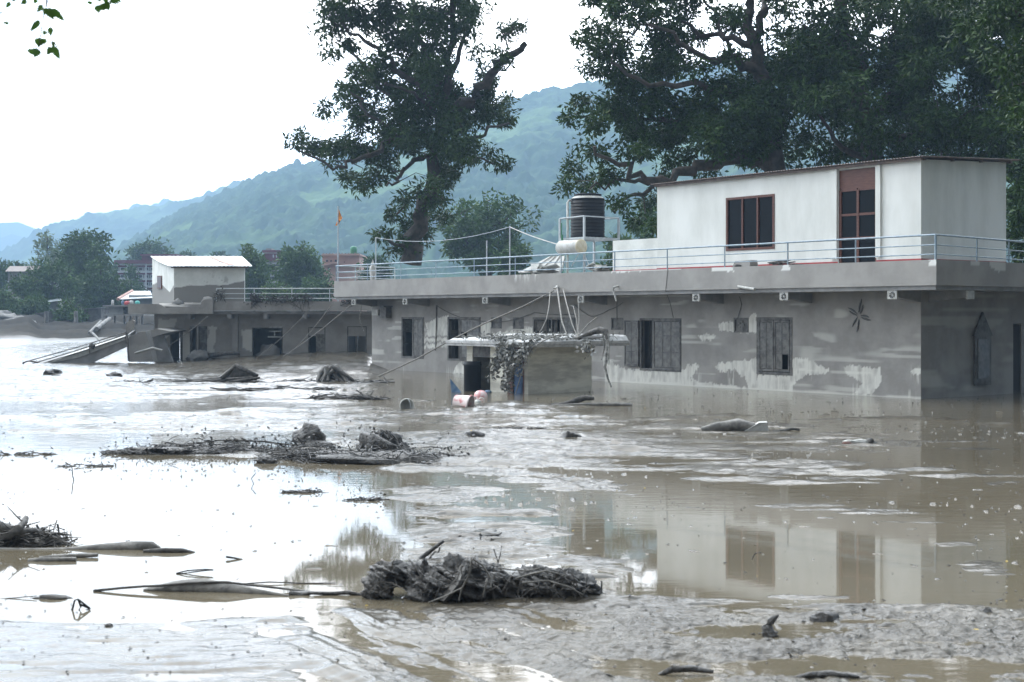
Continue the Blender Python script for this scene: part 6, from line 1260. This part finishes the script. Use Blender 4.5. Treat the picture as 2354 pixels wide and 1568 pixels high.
# specks, chips and rotten leaves floating everywhere
def scatter(name, n, m, size, lab):
    V = []; F_ = []
    for i in range(n):
        px = rnd.uniform(-100, 2450); py = 850+(rnd.random()**1.2)*710
        if py > 1400 and rnd.random() < .6: continue
        if 60 < px < 780 and 1085 < py < 1400 and rnd.random() < .93: continue
        if 1350 < px < 2300 and 1180 < py < 1380 and rnd.random() < .8: continue
        c = G(px, py); 
        if c.y > 46 and px > 860: continue
        hz__ = ground(np.array([c.x]), np.array([c.y]))[0][0]; c.z = max(0, float(hz__))+.004
        s = size*rnd.uniform(.4, 1.6)*(.5+c.y/40); a = rnd.uniform(0, 6.28); u = Vector((math.cos(a), math.sin(a), rnd.uniform(-.1, .25)))*s; w = Vector((-math.sin(a), math.cos(a), rnd.uniform(-.2, .2)))*s*rnd.uniform(.25, .6); k = len(V)
        V += [c-u, c+w, c+u, c-w, c+Vector((0, 0, s*rnd.uniform(.15, .5)))]; F_ += [(k, k+3, k+4), (k+3, k+2, k+4), (k+2, k+1, k+4), (k+1, k, k+4)]
    B().add(V, F_).build(name, M_[m], kind='stuff')
scatter('floating_chips', 2600, 'clod', .022, ''); scatter('pale_flecks', 420, 'plaque', .016, ''); scatter('yellow_leaves', 26, 'yellow', .03, '')  # flecks are tiny pale-coloured chips
# ------------------------------------------------------------------ leaves hanging into the top left corner
yl = 6.0
nb_ = thing('leafy_branch', 'overhanging twig of heart shaped leaves in the top left corner', 'branch', (0, 0, 0))
def z8(x, y): return (x*.1539, y*.1539)
def leaf3(par, bx, by, tx, ty, w, dy=0.0, roll=0.0):
    a = P(*z8(bx, by), yl+dy); t_ = P(*z8(tx, ty), yl+dy+.01); d = t_-a; L_ = d.length; d.normalize(); s = Vector((0, 1, 0)).cross(d).normalized(); s = (s*math.cos(roll)+Vector((0, 1, 0))*math.sin(roll))*w*.1539*yl/F; n_ = d.cross(s).normalized()*L_*.08
    V = [a, a+d*L_*.12+s*.75, a+d*L_*.35+s, a+d*L_*.62+s*.72, a+d*L_*.85+s*.25, t_, a+d*L_*.85-s*.25, a+d*L_*.62-s*.72, a+d*L_*.35-s, a+d*L_*.12-s*.75, a+d*L_*.12+n_*0, a+d*L_*.35-n_, a+d*L_*.62-n_, a+d*L_*.85-n_*.5]
    F_ = [(0, 10, 1), (1, 10, 11, 2), (2, 11, 12, 3), (3, 12, 13, 4), (4, 13, 5), (0, 9, 10), (9, 8, 11, 10), (8, 7, 12, 11), (7, 6, 13, 12), (6, 5, 13)]
    me = new_mesh('leaf', V, F_, LM['near'], smooth_=True); at_ = me.attributes.new('tint', 'FLOAT', 'POINT'); at_.data.foreach_set('value', np.full(len(V), rnd.random()).astype(np.float32)); link('leaf', me, par)
sb = B(); sb.tube([P(*z8(p, q), yl) for p, q in ((760, -400), (710, -60), (690, 90), (660, 200), (620, 420), (600, 560), (590, 700), (570, 740))], [.006, .0015], 6); sb.tube([P(*z8(p, q), yl) for p, q in ((760, -400), (500, -150), (250, -60), (60, -20))], [.004, .0015], 5); sb.tube([P(*z8(p, q), yl) for p, q in ((600, 560), (720, 470), (790, 640), (800, 700))], [.0016, .001], 5)
sb.build('stem', M_['bark'], nb_)
for q in ((160, 30, 75, 125, 32), (30, 165, -10, 225, 16), (140, 350, 25, 335, 26), (250, -20, 165, 20, 30), (400, 0, 300, 70, 38), (560, -20, 490, 60, 32), (640, 70, 540, 200, 45), (690, 120, 650, 240, 34), (700, 120, 820, 310, 60), (760, 130, 985, 325, 50), (820, 150, 940, 320, 45), (600, 300, 430, 490, 40), (680, 345, 665, 375, 12), (745, 400, 765, 550, 48), (630, 470, 720, 500, 28), (640, 480, 690, 525, 20), (590, 560, 575, 720, 60), (710, 600, 500, 660, 40), (560, 720, 510, 870, 78), (440, 720, 480, 830, 40), (800, 610, 790, 720, 38), (780, 700, 690, 835, 48), (790, 690, 905, 905, 52), (850, 660, 870, 700, 18)): leaf3(nb_, *(q[:4]+(q[4]*1.25,)), dy=rnd.uniform(-.05, .05), roll=rnd.uniform(-.4, .4))
nb2 = thing('leafy_branch', 'second leafy twig hanging just right of the top left corner', 'branch', (0, 0, 0))
sb = B(); sb.tube([P(*z8(p, q), yl+.1) for p, q in ((1700, -400), (1600, -120), (1500, 0), (1400, 40))], [.005, .0015], 6); sb.build('stem', M_['bark'], nb2)
for q in ((1340, 10, 1345, 85, 46), (1600, 90, 1420, 130, 60), (1450, 70, 1480, 215, 60), (1560, 30, 1640, 165, 75), (1640, -20, 1780, 65, 60), (1470, -40, 1500, 40, 40), (1560, -60, 1600, 60, 60), (1700, -60, 1820, 45, 50)): leaf3(nb2, *q, dy=.1+rnd.uniform(-.05, .05), roll=rnd.uniform(-.4, .4))
